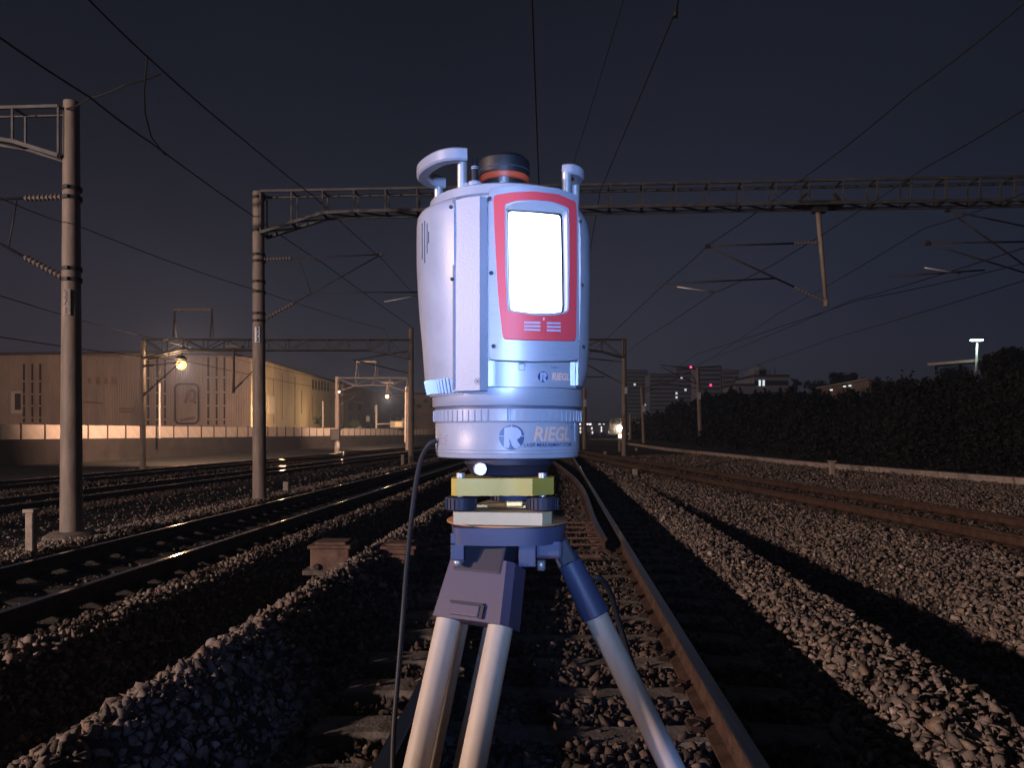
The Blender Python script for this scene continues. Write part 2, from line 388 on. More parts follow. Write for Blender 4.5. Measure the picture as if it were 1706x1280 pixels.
def sleeper_mesh(L=2.6):
    s = MB(); n = 7
    pr = [(-L/2,-.015),(-L/2+.35,.0),(-.35,-.035),(.35,-.035),(L/2-.35,.0),(L/2,-.015)]
    rows = []
    for x,z in pr: rows.append([Vector((x,-.145,z-.17)),Vector((x,-.125,z-.012)),Vector((x,-.11,z)),Vector((x,.11,z)),Vector((x,.125,z-.012)),Vector((x,.145,z-.17))])
    s.grid(rows, close=True, smooth=False); s._add(rows[0],[tuple(range(6))]); s._add(rows[-1],[tuple(range(5,-1,-1))])
    s.cur = 1
    for r in (-.7525,.7525):
        for sd in (-1,1):
            s.box((r+sd*.115,0,.018),(.075,.11,.036),bev=.008)
            s.tube([(r+sd*.15,-.04,.02),(r+sd*.10,-.045,.05),(r+sd*.06,-.02,.03),(r+sd*.06,.03,.03),(r+sd*.11,.04,.05)],.009,6)
    return s
def make_track(label, xf, y0, y1, zr, nsleep, sl=SLEEP, ysl=None, polished=True, group=None, smat='sleeper', step=2.):
    base = Vector((float(xf(y0)), y0, zr))
    t = thing('railway_track', label, 'railway track', base, group)
    Ys = list(np.arange(y0, min(y1,60), step))+list(np.arange(60, y1+1, 10)) if y1 > 60 else list(np.arange(y0,y1+.1,step))
    top = M['rail_top'] if polished else M['rail_dull']
    for sd in (-1,1):
        path = []
        for yy in Ys:
            sl_ = float(xf(yy+.5)-xf(yy-.5)); path.append((float(xf(yy))+sd*.7525*math.sqrt(1+sl_*sl_), yy, zr+.003))
        rail_mesh(path).build('rail', [M['rail_side'], top], t, weld=False)
    proto = None; yy = ysl if ysl else y0+.3; cnt = 0; rest = MB()
    while yy < y1-1 and cnt < nsleep+150:
        sl_ = float(xf(yy+.5)-xf(yy-.5)); ang = -math.atan(sl_)
        if cnt < nsleep:
            if proto is None:
                proto = sleeper_mesh(); o = proto.build('sleeper', [M[smat], M['clip']], None); o.parent = t; proto = o
            else:
                o = proto.copy(); COL.objects.link(o); o.parent = t
            o.location = Vector((float(xf(yy)),yy,zr))-base; o.rotation_euler = (random.uniform(-.004,.004),0,ang+random.uniform(-.01,.01))
        else:
            ca, sa = math.cos(ang), math.sin(ang)
            rest.box((float(xf(yy)),yy,zr-.09),(2.6,.26,.16),(Vector((ca,sa,0)),Vector((-sa,ca,0)),Vector((0,0,1))))
        yy += sl; cnt += 1
    if rest.v:
        r = rest.build('sleeper', M[smat], t, weld=False); r['kind'] = 'stuff'
    return t
main = make_track('centre railway track with rusty rails running straight beneath the tripod', lambda y: .05+DX*y, .3, 140, 0, 46, ysl=.3)
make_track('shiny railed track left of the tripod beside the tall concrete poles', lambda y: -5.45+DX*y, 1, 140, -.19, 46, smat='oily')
make_track('rusty track crossing the gravel to the right of the tripod', lambda y: trackB(y), 4, 130, .01, 60, polished=False)
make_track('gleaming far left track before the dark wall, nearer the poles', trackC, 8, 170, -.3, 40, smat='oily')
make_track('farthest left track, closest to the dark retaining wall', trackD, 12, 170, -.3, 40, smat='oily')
# diverging turnout rails inside the centre track
def turn(y): return np.interp(y, [10,15.2,23.4,37.6,60,90],[1.42-.02,1.66-.03,1.95,1.88,1.2,-.8])
t = thing('turnout_rail', 'curved switch rail branching off inside the centre track', 'switch rail', (1.2,10,.0))
P_ = [(1.40-.30,9.6),(1.60-.33,12),(1.50,15.2),(1.75,19),(1.84,23.4),(1.90,30),(1.82,40),(1.3,60)]
def smoothpath(P, z, n=40):
    ys = np.linspace(P[0][1],P[-1][1],n); xs = np.interp(ys,[p[1] for p in P],[p[0] for p in P]); k = np.ones(5)/5
    xs2 = np.convolve(np.pad(xs,2,mode='edge'),k,'valid'); return [(float(a),float(b),z) for a,b in zip(xs2,ys)]
rail_mesh(smoothpath(P_, .003)).build('closure_rail', [M['rail_side'], M['rail_top']], t, weld=False)
mb = MB()
for yy in (9.9, 10.5, 11.1, 11.7, 12.3): mb.box((.68+DX*(yy-10), yy, .05), (1.3,.03,.02)); mb.box((.05+DX*yy+.74-.2, yy, .02),(.32,.22,.03))
mb.build('stretcher_bar', M['machine'], t)

# ------------------------------------------------------------------ point machines beside the centre track
def point_machine(label, x0, Y, z0, w, h, d, extra=False):
    t = thing('point_machine', label, 'point machine', (x0, Y, z0), 'point machine boxes on the left ballast')
    MB().box((x0,Y,z0+h*.45),(w,d,h*.9),bev=.012).build('housing', M['machine'], t)
    lid = MB().box((x0,Y,z0+h*.9),(w+.05,d+.05,h*.12),bev=.012).box((x0,Y,z0+h*.99),(w*.8,d*.8,.03),bev=.008).build('lid', M['machine'], t)
    for sx in (-1,1): MB().tube([(x0+sx*w*.33,Y-d/2-.03,z0+.07),(x0+sx*w*.33,Y-d/2+.01,z0+.07)],.03,10).build('bolt', M['darksteel'], t)
    MB().box((x0,Y,z0+.01),(w+.14,d+.1,.05),bev=.01).build('base_plate', M['sleeper'], t)
    if extra:
        m = MB().box((x0+.02,Y-d/2-.06,z0+h*.4),(.16,.12,.14),bev=.02); m.tube([(x0-.1,Y-d/2-.05,z0+h*.55),(x0+.13,Y-d/2-.05,z0+h*.55)],.03,10)
        m.build('gear_cover', M['machine'], t)
    return t
point_machine('brown point machine box with a flat lid, apart on the ballast crest', -1.90, 8.2, .03, .40, .30, .42)
point_machine('brown point machine box with a round gear cover, nearer the tripod', -1.22, 8.45, .02, .34, .26, .40, True)
rod = thing('point_rodding', 'brown steel rods and arms reaching from the boxes to the rails', 'rodding', (-.9,8.8,.05))
mb = MB()
mb.tube([(-1.7,8.5,.10),(-1.3,8.7,.12),(-.75,8.8,.10),(.2,8.8,.07),(1.0,8.8,.07)],.028,8)
mb.tube([(-1.2,8.65,.18),(-.55,10.2,.12),(-.2,10.6,.1)],.035,8)
mb.build('pull_rod', M['machine'], rod)
MB().beam((-1.1,9.3,.06),(-.35,9.5,.09),.16,.05).beam((-1.4,9.0,.09),(-.8,9.35,.10),.2,.05).box((-.6,9.0,.1),(.3,.2,.1),bev=.02).build('crank', M['machine'], rod)

# ------------------------------------------------------------------ small line-side posts
def marker_post(label, p, h, w, cap=False):
    t = thing('marker_post', label, 'marker post', p, 'pale line-side posts')
    x,y,z = p
    MB().prism([(x+w/2*math.cos(a)*1.12, y+w/2*math.sin(a)*1.12) for a in [PI/4+k*PI/2+e for k in range(4) for e in (-.12,.12)]], z-.15, z+h).build('shaft', M['marker'], t)
    if cap: MB().box((x,y,z+h-.02),(w*1.25,w*1.25,.05),bev=.008).build('cap', M['marker'], t)
def gz(x,y): return float(zt(x,y))
for lab,px,top,bot,wpx,Y,cap in [
    ('white concrete marker post with a cap, beside the nearest tall pole',52,849,912,15,10.3,True),
    ('short pale post right of the second tall pole',477,803,820,10,21.5,False),
    ('pale post standing before the concrete cable trough',1386,768,795,9,26.,True),
    ('little yellowish post on the dark ditch edge right of the track',1058,788,798,9,27.,False),
    ('small pale post left of the black cable near a pole',671,758,775,6,40.,False),
    ('small far post in front of the right gantry pole',1060,748,758,4,60.,False),
    ('tiny pinkish post at the far end of the right ballast',1008,760,772,5,52.,False),
    ('slim white post under the train headlight',1032,735,753,4,58.,False)]:
    x = (px-853)/F*Y; z = gz(x,Y); h = H+(720-top)/F*Y-z
    marker_post(lab,(x,Y,z),max(h,.2),wpx/F*Y,cap)
for lab,px,py,Y,s in [('squared pale stone block by the right track',1450,848,13.8,.1),]:
    x=(px-853)/F*Y; o=MB().box((x,Y,gz(x,Y)+.06),(.13,.08,.08),bev=.01).build('stone_block',M['marker']); tag(o,lab,'stone block')

# cable trough on the right
t = thing('cable_trough', 'long low concrete cable trough edging the right tracks', 'cable trough', (14,21,0))
mb = MB(); Yt = list(np.arange(12,60,3.))+list(np.arange(60,160,10.))
for a,b in zip(Yt[:-1],Yt[1:]):
    xa, xb = float(trough_x(a)), float(trough_x(b)); p = Vector((xa,a,-.02)); q = Vector((xb,b,-.02)); d = (q-p).normalized()
    mb.beam(p+d*.02, q-d*.02, .34, .42)
mb.build('channel', M['concrete'], t)
mb = MB()
for a,b in zip(Yt[:-1],Yt[1:]):
    xa, xb = float(trough_x(a)), float(trough_x(b)); p = Vector((xa,a,.225)); q = Vector((xb,b,.225)); d = (q-p).normalized()
    mb.beam(p+d*.03, q-d*.03, .40, .06)
mb.build('lid', M['concrete'], t)

# ------------------------------------------------------------------ catenary gantries
def ribbed(p, q, r=.05, n=9):
    p = Vector(p); q = Vector(q); m = MB(); k = n*4; pts = []; rs = []
    for i in range(k+1):
        f = i/k; pts.append(p.lerp(q,f)); rs.append(r if i%4 in (1,2) else r*.62)
    rs[0] = rs[-1] = r*.5
    return m.tube(pts, rs, 10)
def truss_mesh(xa, xb, y, zt_, dep, wid, mods=.72, haunchL=0, haunchR=0, slope=-DX, t=.05, t2=.03):
    mb = MB()
    def pt(x, f, z): return Vector((x, y+slope*(x-xa)+f*wid/2, z))
    def zbot(x):
        z = zt_-dep
        if haunchL and x < xa+haunchL*1.6: z -= dep*.9*(1-(x-xa)/(haunchL*1.6))
        if haunchR and x > xb-haunchR*1.6: z -= dep*.9*(1-(xb-x)/(haunchR*1.6))
        return z
    n = max(2, int(round((xb-xa)/mods))); xs = [xa+(xb-xa)*i/n for i in range(n+1)]
    for f in (-1,1):
        mb.beam(pt(xa,f,zt_), pt(xb,f,zt_), t, t)
        for i in range(n): mb.beam(pt(xs[i],f,zbot(xs[i])), pt(xs[i+1],f,zbot(xs[i+1])), t, t*1.3)
        for i in range(n+1): mb.beam(pt(xs[i],f,zbot(xs[i])), pt(xs[i],f,zt_), t2, t2)
        if mods > 1: 
            for i in range(n): mb.beam(pt(xs[i],f,zbot(xs[i]) if i%2 else zt_), pt(xs[i+1],f,zt_ if i%2 else zbot(xs[i+1])), t2, t2)
    for i in range(n+1):
        mb.beam(pt(xs[i],-1,zbot(xs[i])), pt(xs[i],1,zbot(xs[i])), t, t*.8)
        mb.beam(pt(xs[i],-1,zt_), pt(xs[i],1,zt_), t2, t2)
        if i < n: mb.beam(pt(xs[i],-1,zbot(xs[i])), pt(xs[i+1],1,zbot(xs[i+1])), t2, t2)
    return mb
def pole(t, base, top, r0, r1, lean=0.):
    b = Vector(base); p = Vector((b.x+lean, b.y, top)); n = 8
    mb = MB().tube([b.lerp(p,i/n) for i in range(n+1)], [r0+(r1-r0)*i/n for i in range(n+1)], 24)
    return mb.build('pole', M['pole'], t)
def clamps(t, x, y, zs, r):
    for z in zs:
        MB().lathe([(r,z-.03),(r+.012,z-.03),(r+.012,z+.03),(r,z+.03)], (x,y,0), 24).box((x,y-r-.02,z),(.05,.05,.05)).build('clamp', M['darksteel'], t)
def textmesh(s, size, shear=0, bold=0.):
    cu = bpy.data.curves.new('t','FONT'); cu.body = s; cu.size = size; cu.shear = shear; cu.offset = bold; cu.align_x = 'CENTER'; cu.align_y = 'CENTER'; cu.resolution_u = 3
    o = bpy.data.objects.new('t',cu); COL.objects.link(o); dg = bpy.context.evaluated_depsgraph_get(); dg.update()
    me = o.evaluated_get(dg).to_mesh(); vs = [v.co.copy() for v in me.vertices]; fs = [tuple(p.vertices) for p in me.polygons]
    o.evaluated_get(dg).to_mesh_clear(); bpy.data.objects.remove(o); bpy.data.curves.remove(cu); return vs, fs
def nameplate(t, x, y, z, r, w, h, chars, a0=.1, m='plate'):
    # curved enamel plate strapped to the pole, facing the camera
    R = r+.012; rows = []
    for zz in (z-h/2, z+h/2): rows.append([Vector((x+R*math.sin(a0+w/R*(k/8-.5)), y-R*math.cos(a0+w/R*(k/8-.5)), zz)) for k in range(9)])
    rows2 = [[Vector((x+(R-.008)*math.sin(a0+w/R*(k/8-.5)), y-(R-.008)*math.cos(a0+w/R*(k/8-.5)), rr[0].z)) for k in range(9)] for rr in rows]
    p = MB().grid([rows2[0],rows[0],rows[1],rows2[1]], smooth=False).build('nameplate', M[m], t)
    if chars:
        mb = MB(); n = len(chars)
        for i,ch in enumerate(chars):
            vs, fs = textmesh(ch, h/n*1.05, bold=.006); zc = z+h/2-h*(i+.5)/n
            mb._add([Vector((x+(R+.003)*math.sin(a0+v.x/R), y-(R+.003)*math.cos(a0+v.x/R), zc+v.y)) for v in vs], fs)
        mb.build('number', M['ink'], p, weld=False)
def cantilever(t, Y, top0, bot0, apex, reg=None, steady=None, drop=None, ins=.25, r=.022, thick=.05):
    """pixel-measured bracket in the plane of the gantry at distance Y"""
    A, B, C_ = at(*top0,Y), at(*bot0,Y), at(*apex,Y)
    mb = MB().tube([A.lerp(C_,ins*.9),C_],r,8).tube([B.lerp(C_,ins),C_],r,8).box(C_,(.09,.09,.09))
    if reg: mb.tube([at(*reg[0],Y),at(*reg[1],Y)],r*.9,8)
    if drop: mb.tube([at(*drop[0],Y),at(*drop[1],Y)],r*.6,6)
    c = mb.build('cantilever', M['darksteel'], t)
    ribbed(A,A.lerp(C_,ins),thick).build('insulator', M['insul'], c); ribbed(B,B.lerp(C_,ins),thick).build('insulator', M['insul'], c)
    if steady: MB().tube([at(*steady[0],Y),at(*steady[1],Y)],r*.8,6).build('steady_arm', M['white_rod'], c)
    return c

# gantry over the centre tracks (second tall pole)
Yg = 18.6; b = at(431,830,Yg); zb = gz(b.x,Yg)-.1
g1 = thing('catenary_gantry', 'long lattice gantry crossing behind the scanner from a concrete pole with a blue plate', 'gantry', (b.x,Yg,zb), 'overhead line gantries')
pole(g1,(b.x+.02,Yg,zb),at(430,320,Yg).z,.165,.135,-.03)
zz_ = at(430,325,Yg).z
truss_mesh(b.x+.12, b.x+23.5, Yg, 7.26, .52, .5, .745, haunchL=1.0, haunchR=0, t=.055, t2=.035).build('truss', M['steel'], g1)
clamps(g1,b.x,Yg,[at(0,y,Yg).z for y in (425,436,470,487,523,535,330,385)],.152)
nameplate(g1,b.x,Yg,at(0,559,Yg).z,.155,.13,.37,'373',.12)
cantilever(g1,Yg,(440,432),(445,530),(635,424),reg=((515,487),(700,487)),steady=((640,503),(700,492)),drop=((500,437),(518,488)),ins=.24,r=.016,thick=.05)
Yd = 17.8
MB().tube([at(1362,344,Yd),at(1376,506,Yd)],[.06,.045],10).tube([at(1376,500,Yd),at(1376,512,Yd)],.06,8).build('drop_post', M['pole'], g1)
MB().box(at(1365,341,Yd),(1.1,.55,.06)).beam(at(1328,338,Yd),at(1345,322,Yd),.06).beam(at(1402,338,Yd),at(1390,322,Yd),.06).box(at(1365,350,Yd),(.3,.2,.12)).build('hanger_bracket', M['darksteel'], g1)
cantilever(g1,Yd,(1372,404),(1374,502),(1178,410),reg=((1105,473),(1290,464)),steady=((1128,478),(1190,487)),ins=.26,r=.022,thick=.035)
# right-hand hanging bracket partly outside the frame
MB().tube([at(1752,335,Yd-.3),at(1762,505,Yd-.3)],[.06,.045],10).build('drop_post', M['pole'], g1)
cantilever(g1,Yd-.3,(1755,402),(1758,470),(1545,405),reg=((1482,461),(1640,450)),steady=((1540,446),(1600,456)),ins=.2,r=.02,thick=.045)
cantilever(g1,Yd+1.6,(1760,388),(1760,480),(1578,350),ins=.2,r=.022,thick=.04)

# nearest pole at the left with its gantry going out of the picture
Yp = 12.; b = at(120,890,Yp); zb = gz(b.x,Yp)-.12
g2 = thing('catenary_gantry', 'nearest tall concrete pole with gantry arm leaving the left edge', 'gantry', (b.x,Yp,zb), 'overhead line gantries')
pole(g2,(b.x-.01,Yp,zb),at(120,170,Yp).z,.165,.115,.0)
truss_mesh(b.x-6., b.x-.12, Yp+.35, at(0,184,Yp).z, .40, .32, .75, haunchR=.7, t=.045,t2=.028).build('truss', M['steel'], g2)
clamps(g2,b.x,Yp,[at(0,y,Yp).z for y in (315,331,449,467)],.135)
nameplate(g2,b.x,Yp,at(0,506,Yp).z,.142,.12,.40,')/1',-.02,'marker')
cantilever(g2,Yp,(104,328),(104,462),(-130,336),drop=((14,414),(28,333)),ins=.27,r=.02,thick=.052)
MB().lathe([(.42,zb),(.40,zb+.16),(.30,zb+.22),(.0,zb+.22)],(b.x,Yp,0),10).build('footing', M['sleeper'], g2)

def portal(label, px0, px1, Y, top0, top1, zt0, dep, wid, r0=.16, mods=.9, base_drop=None, drops=(), frames=(), poles=(True,True), haunch=1.2, slope=0., plates=(), cants=()):
    x0, x1 = (px0-853)/F*Y, (px1-853)/F*Y
    z0 = gz(x0,Y)-.15; z1 = gz(x1,Y)-.15
    t = thing('catenary_gantry', label, 'gantry', (x0,Y,z0), 'overhead line gantries')
    if poles[0]: pole(t,(x0,Y,z0),at(0,top0,Y).z,r0,r0*.78)
    if poles[1]: pole(t,(x1,Y,z1),at(0,top1,Y).z,r0,r0*.78)
    truss_mesh(x0+.1,x1-.1,Y,at(0,zt0,Y).z,dep,wid,mods,haunchL=haunch if poles[0] else 0,haunchR=haunch if poles[1] else 0,slope=slope,t=.07,t2=.045).build('truss', M['steel'], t)
    for (a,b,yt,yb) in frames:
        mb = MB()
        for s in (a,b): mb.beam(at(s-2,yb,Y),at(s+1,yt,Y),.07).beam(at(s+4,yb,Y+.6),at(s+1,yt,Y),.05)
        mb.build('roof_frame_leg', M['steel'], t)
        MB().beam(at(a,yt,Y),at(b,yt,Y),.13).build('roof_frame_beam', M['pole'], t)
    for (px,y0,y1,w) in drops:
        MB().beam(at(px-w,y0,Y),at(px+w,y0,Y),.3,.12).build('hanger_bracket', M['concrete'], t)
        MB().tube([at(px,y0,Y),at(px,y1,Y)],.1*Y/41*.8,10).build('drop_post', M['pole'], t)
    for (px,py,w,h) in plates:
        q = at(px,py,Y); MB().box((q.x,Y-r0-.03,q.z),(w,.02,h)).build('nameplate', M['plate'], t)
    for cdef in cants: cantilever(t,Y,*cdef[0],**cdef[1])
    return t
portal('lattice gantry with a roof frame over the far left tracks near the orange lamp',238,685,41,567,548,566,.55,.6,
       drops=((389,578,655,15),),frames=((290,352,516,562),),mods=1.1,
       cants=((((243,610),(243,655),(300,604)),dict(drop=((262,640),(268,612)),ins=.25,r=.03,thick=.07)),
              (((388,590),(389,651),(440,600)),dict(ins=.3,r=.03,thick=.06)),
              (((680,585),(680,622),(590,600)),dict(ins=.2,r=.03,thick=.06))))
portal('smaller distant gantry with a roof frame and hanging lamp bracket',562,680,74,628,646,630,.7,.7,r0=.26,
       drops=((646,638,660,10),),frames=((594,626,603,630),),mods=1.6,
       cants=((((566,658),(566,676),(600,655)),dict(ins=.2,r=.05,thick=.1)),))
portal('gantry just right of the scanner, its pole just right of the train lights',790,1040,50,568,564,566,.62,.6,r0=.18,mods=1.3,
       plates=((1042,651,.18,.42),),
       cants=((((1037,603),(1037,640),(955,595)),dict(reg=((940,628),(1008,628)),ins=.2,r=.035,thick=.07)),))
# mast fittings on the far left signal pole
sg = thing('signal_light', 'black signal box hung low on the far left gantry mast', 'signal', at(559,728,73.2))
q = at(559,725,73.2); MB().box(q,(.9,.5,1.1),bev=.08).beam(q+Vector((.45,0,.5)),q+Vector((.75,.4,.9)),.1).build('housing', M['dark'], sg)
MB().tube([at(563,735,73.4),at(564,748,73.4)],.16,10).build('foot', M['white_rod'], sg)

def mast(label, px, ytop, ybase, Y, arms=(), plate=None, r=.17, lean=0):
    x = (px-853)/F*Y; z0 = H+(720-ybase)/F*Y-.1
    t = thing('catenary_mast', label, 'mast', (x,Y,z0), 'single line masts far right')
    pole(t,(x,Y,z0),at(0,ytop,Y).z,r,r*.75,lean/F*Y)
    mb = MB()
    for (a,b_,c_,d_) in arms: mb.tube([at(a,b_,Y),at(c_,d_,Y)],.05,6)
    if arms: mb.build('cantilever', M['darksteel'], t)
    if plate: q = at(px+plate[0],plate[1],Y); MB().box((q.x,Y-r-.04,q.z),(.3*Y/80,.03,.75*Y/80)).build('nameplate', M['plate'], t)
    return t
mast('mast with a square top frame standing before the dark bushes',1168,612,745,82,arms=((1100,608,1162,616),(1162,612,1201,610),(1201,610,1203,662),(1105,640,1150,620),(1150,620,1166,650),(1103,612,1160,640)),plate=(-4,660),r=.26,lean=-6)
mast('thin dark mast where the bush bank tapers off',1073,646,738,98,arms=((1073,650,1100,638),(1100,638,1165,648),(1073,655,1090,648),(1062,680,1073,678)),plate=(-1,681),r=.24,lean=-4)
mast('slim mast tight beside the scanner base',974,648,747,66,plate=(0,672),r=.2)
mast('faint far mast behind the gantry pole with plate',1050,690,735,150,r=.35)
mast('slender pole behind the far right end of the barrier',678,645,736,92,r=.32)

# ------------------------------------------------------------------ overhead wires
def wire(label, pts, r=.009, sag=0., group='overhead line wires', name='overhead_wire', cat='overhead wire'):
    P = [Vector(p) for p in pts]; out = []
    for a,b_ in zip(P[:-1],P[1:]):
        for i in range(12):
            f = i/12; q = a.lerp(b_,f); q.z -= sag*4*f*(1-f); out.append(q)
    out.append(P[-1]); o = MB().tube(out, r, 6).build(name, M['wire']); return tag(o, label, cat, group)
wire('straight wire dropping from the top edge to behind the round black cap', [at(884,-60,6.9),at(897,292,11.6),at(913,590,49)], .010, .0)
wire('faint thin wire slanting above the right handle', [at(1050,-40,8),at(957,266,14),at(930,560,50)], .006, .03)
wire('slanting wire with a knot that crosses the gantry right of the scanner', [at(1136,-30,7.8),at(1127,14,8.2),at(1000,318,18),at(952,600,51)], .010, .0)
q = at(1126,20,8.2); o = MB().tube([q+Vector((.01,0,.05)),q-Vector((.01,0,.05))],[.012,.03],8).build('wire_clamp',M['wire']); tag(o,'dark clamp like a knot on the slanting wire near the top edge','wire clamp')
wire('lower long wire from the left edge passing the nearest pole top', [at(-60,20,8.5),at(150,162,10.5),at(255,240,12.5),at(425,362,18.6),at(540,440,26),at(690,548,41)], .013, .02)
wire('upper long wire from the top left to the gantry', [at(120,-30,8.5),at(265,112,10.5),at(400,228,13.5),at(520,325,18.6),at(640,435,30),at(690,490,41)], .012, .02)
wire('curved jumper loop hanging between the two left wires', [at(246,92,10.2),at(240,150,10.6),at(242,190,11.2),at(252,228,12),at(275,258,12.8)], .011)
wire('cross wire tying the nearest pole top to the upper left wire', [at(108,182,12),at(150,163,10.6),at(210,140,10.5),at(268,122,10.6)], .012, .02)
wire('long wire entering at the top right corner and sinking to the hanging bracket', [at(1740,-25,9.5),at(1520,152,12),at(1350,288,17.3),at(1180,408,20),at(1110,470,26),at(955,615,60)], .012, .04)
wire('lower wire from the right edge to the far masts', [at(1760,148,10.5),at(1540,280,15.5),at(1290,440,19),at(1190,488,26),at(1080,560,50),at(1010,610,82)], .012, .03)
wire('faint wire at far right slipping under the gantry end', [at(1760,300,13),at(1540,380,19),at(1300,520,40),at(1160,612,82)], .011, .05)
wire('faint long wire low over the right tracks', [at(1760,395,14),at(1420,500,30),at(1180,600,75),at(1040,655,140)], .013, .05)
wire('lowest faint wire above the bush bank', [at(1760,450,18),at(1400,560,45),at(1165,640,84)], .013, .05)
wire('second low wire fanning from the right edge', [at(1760,425,16),at(1430,500,24),at(1160,590,60),at(1074,648,98)], .012, .05)
wire('thin wire over the far left tracks behind the poles', [at(-40,480,20),at(240,560,41),at(560,636,74)], .016, .08)
wire('second thin wire low over the far left tracks', [at(-40,555,22),at(300,600,41),at(566,652,74)], .016, .08)
wire('contact wire running past the left brackets to the far gantry', [at(-60,300,9),at(140,380,13),at(440,487,18.6),at(640,548,41),at(668,606,74)], .007, .06)

# ------------------------------------------------------------------ retaining wall, barrier, buildings on the left
def fx(Y): return np.interp(Y,[20,49,80,142,260],[-38.5,-32.6,-26.4,-14.8,8.])
t = thing('retaining_wall', 'dark concrete retaining wall below the pale barrier', 'wall', (float(fx(80)),80,-.6))
mb = MB(); Yl = [20,49,80,142,230]
for a,b_ in zip(Yl[:-1],Yl[1:]):
    p, q = Vector((float(fx(a)),a,0)), Vector((float(fx(b_)),b_,0))
    mb.box(((p+q)/2)+Vector((-.5,0,.1)),(1.,(q-p).length,1.8),((q-p).normalized().cross(Vector((0,0,1))),(q-p).normalized(),Vector((0,0,1))))
mb.build('slab', M['wall'], t)
MB().grid([[Vector((float(fx(y))-.9,y,.98)) for y in Yl],[Vector((float(fx(y))-120,y,.98)) for y in Yl]],smooth=False).build('road', M['earth']); bpy.data.objects['road']['kind']='structure'
fb = thing('roadside_barrier', 'long pale panelled barrier along the raised road', 'barrier', (float(fx(80)),80,1.0))
s = 0; Yc = 26.; k = 0; proto = None; pp = None
while k < 64 and Yc < 175:
    x = float(fx(Yc)); x2 = float(fx(Yc+1)); d = Vector((x2-x,1,0)).normalized(); stepL = 2.0 if Yc < 150 else 3.0
    ang = math.atan2(-d.x, d.y)
    if proto is None:
        proto = MB().box((0,0,0),(.06,1.86,.98),bev=.02).build('panel', M['panel'], None); proto.parent = fb
        pp = MB().box((0,0,0),(.12,.10,1.08)).build('post', M['panelpost'], None); pp.parent = fb; a_, p_ = proto, pp
    else:
        a_ = proto.copy(); COL.objects.link(a_); a_.parent = fb; p_ = pp.copy(); COL.objects.link(p_); p_.parent = fb
    L0 = fb.location
    zc = 1.5+ (-.0)  # barrier straddles the camera's eye level
    a_.location = Vector((x,Yc,1.5))-L0; a_.rotation_euler = (0,0,ang)
    q = Vector((x,Yc,1.5))+d*1.0; p_.location = Vector((q.x,q.y,1.53))-L0; p_.rotation_euler = (0,0,ang)
    Yc += d.y*2.0; k += 1

# warehouse
M['clad'] = mat('corrugated_cladding', (.33,.25,.20), .75, var=.22, scale=.35, bump=.0, stretch=(1,1,.35))
def corrugate(m, axis):
    nt = m.node_tree; b = nt.nodes['Principled BSDF']; w = nt.nodes.new('ShaderNodeTexWave'); w.wave_type = 'BANDS'; w.bands_direction = 'X'; w.inputs['Scale'].default_value = .9; w.inputs['Distortion'].default_value = 0
    tc = nt.nodes.new('ShaderNodeTexCoord'); nt.links.new(tc.outputs['Object'], w.inputs['Vector'])
    if axis == 'Y': w.bands_direction = 'Y'
    bp = nt.nodes.new('ShaderNodeBump'); bp.inputs['Strength'].default_value = .6; bp.inputs['Distance'].default_value = .08
    nt.links.new(w.outputs['Fac'], bp.inputs['Height']); nt.links.new(bp.outputs['Normal'], b.inputs['Normal'])
corrugate(M['clad'],'X')
M['clad_side'] = mat('corrugated_side_cladding', (.46,.37,.26), .75, var=.22, scale=.35, stretch=(1,1,.35)); corrugate(M['clad_side'],'Y')  # paler, yellower than the front wall: lamp spill put into the colour
M['roofdark'] = mat('dark_roof_sheet', (.05,.04,.045), .8)
M['groove'] = mat('dark_recess', (.035,.018,.012), .9)
Yw = 110.
wh = thing('warehouse', 'huge windowless warehouse with ribbed cladding behind the barrier', 'warehouse', (-50,Yw,0))
def wp(px,py,Y=Yw): return at(px,py,Y)
xr, xl = wp(418,0).x, wp(-60,0).x; zt1 = wp(0,594).z
x2, y2, z2 = -38.6, 173., at(0,640,173).z
MB().prism([(xl,.9),(xr,.9),(xr,zt1),(wp(250,0).x,zt1+.5),(xl,zt1+.2)], 0, .4, (Vector((1,0,0)),Vector((0,0,1)),Vector((0,1,0))), (0,Yw,0)).build('wall', M['clad'], wh)
mb = MB(); mb._add([(xr+.003,Yw,.9),(x2,y2,.9),(x2,y2,z2),(xr+.003,Yw,zt1)],[(0,1,2,3)]); mb._add([(xr-.6,Yw+.5,.9),(x2-.6,y2,.9),(x2-.6,y2,z2),(xr-.6,Yw+.5,zt1)],[(3,2,1,0)]); mb.build('wall', M['clad_side'], wh)
mb = MB(); mb._add([(xl,Yw+.1,zt1+.22),(wp(250,0).x,Yw+.1,zt1+.52),(xr,Yw+.1,zt1+.02),(x2,y2,z2+.02),(x2-40,y2,z2+.2),(xl,y2,zt1)],[(0,1,2,3,4,5)]); mb.build('roof', M['roofdark'], wh)
mb = MB(); mb.beam((xl,Yw-.15,zt1+.3),(wp(250,0).x,Yw-.15,zt1+.6),.3,.35).beam((wp(250,0).x,Yw-.15,zt1+.6),(xr+.1,Yw-.15,zt1+.1),.3,.35).beam((xr+.15,Yw-.1,zt1+.1),(x2+.15,y2,z2+.1),.3,.35); mb.build('eave', M['roofdark'], wh)
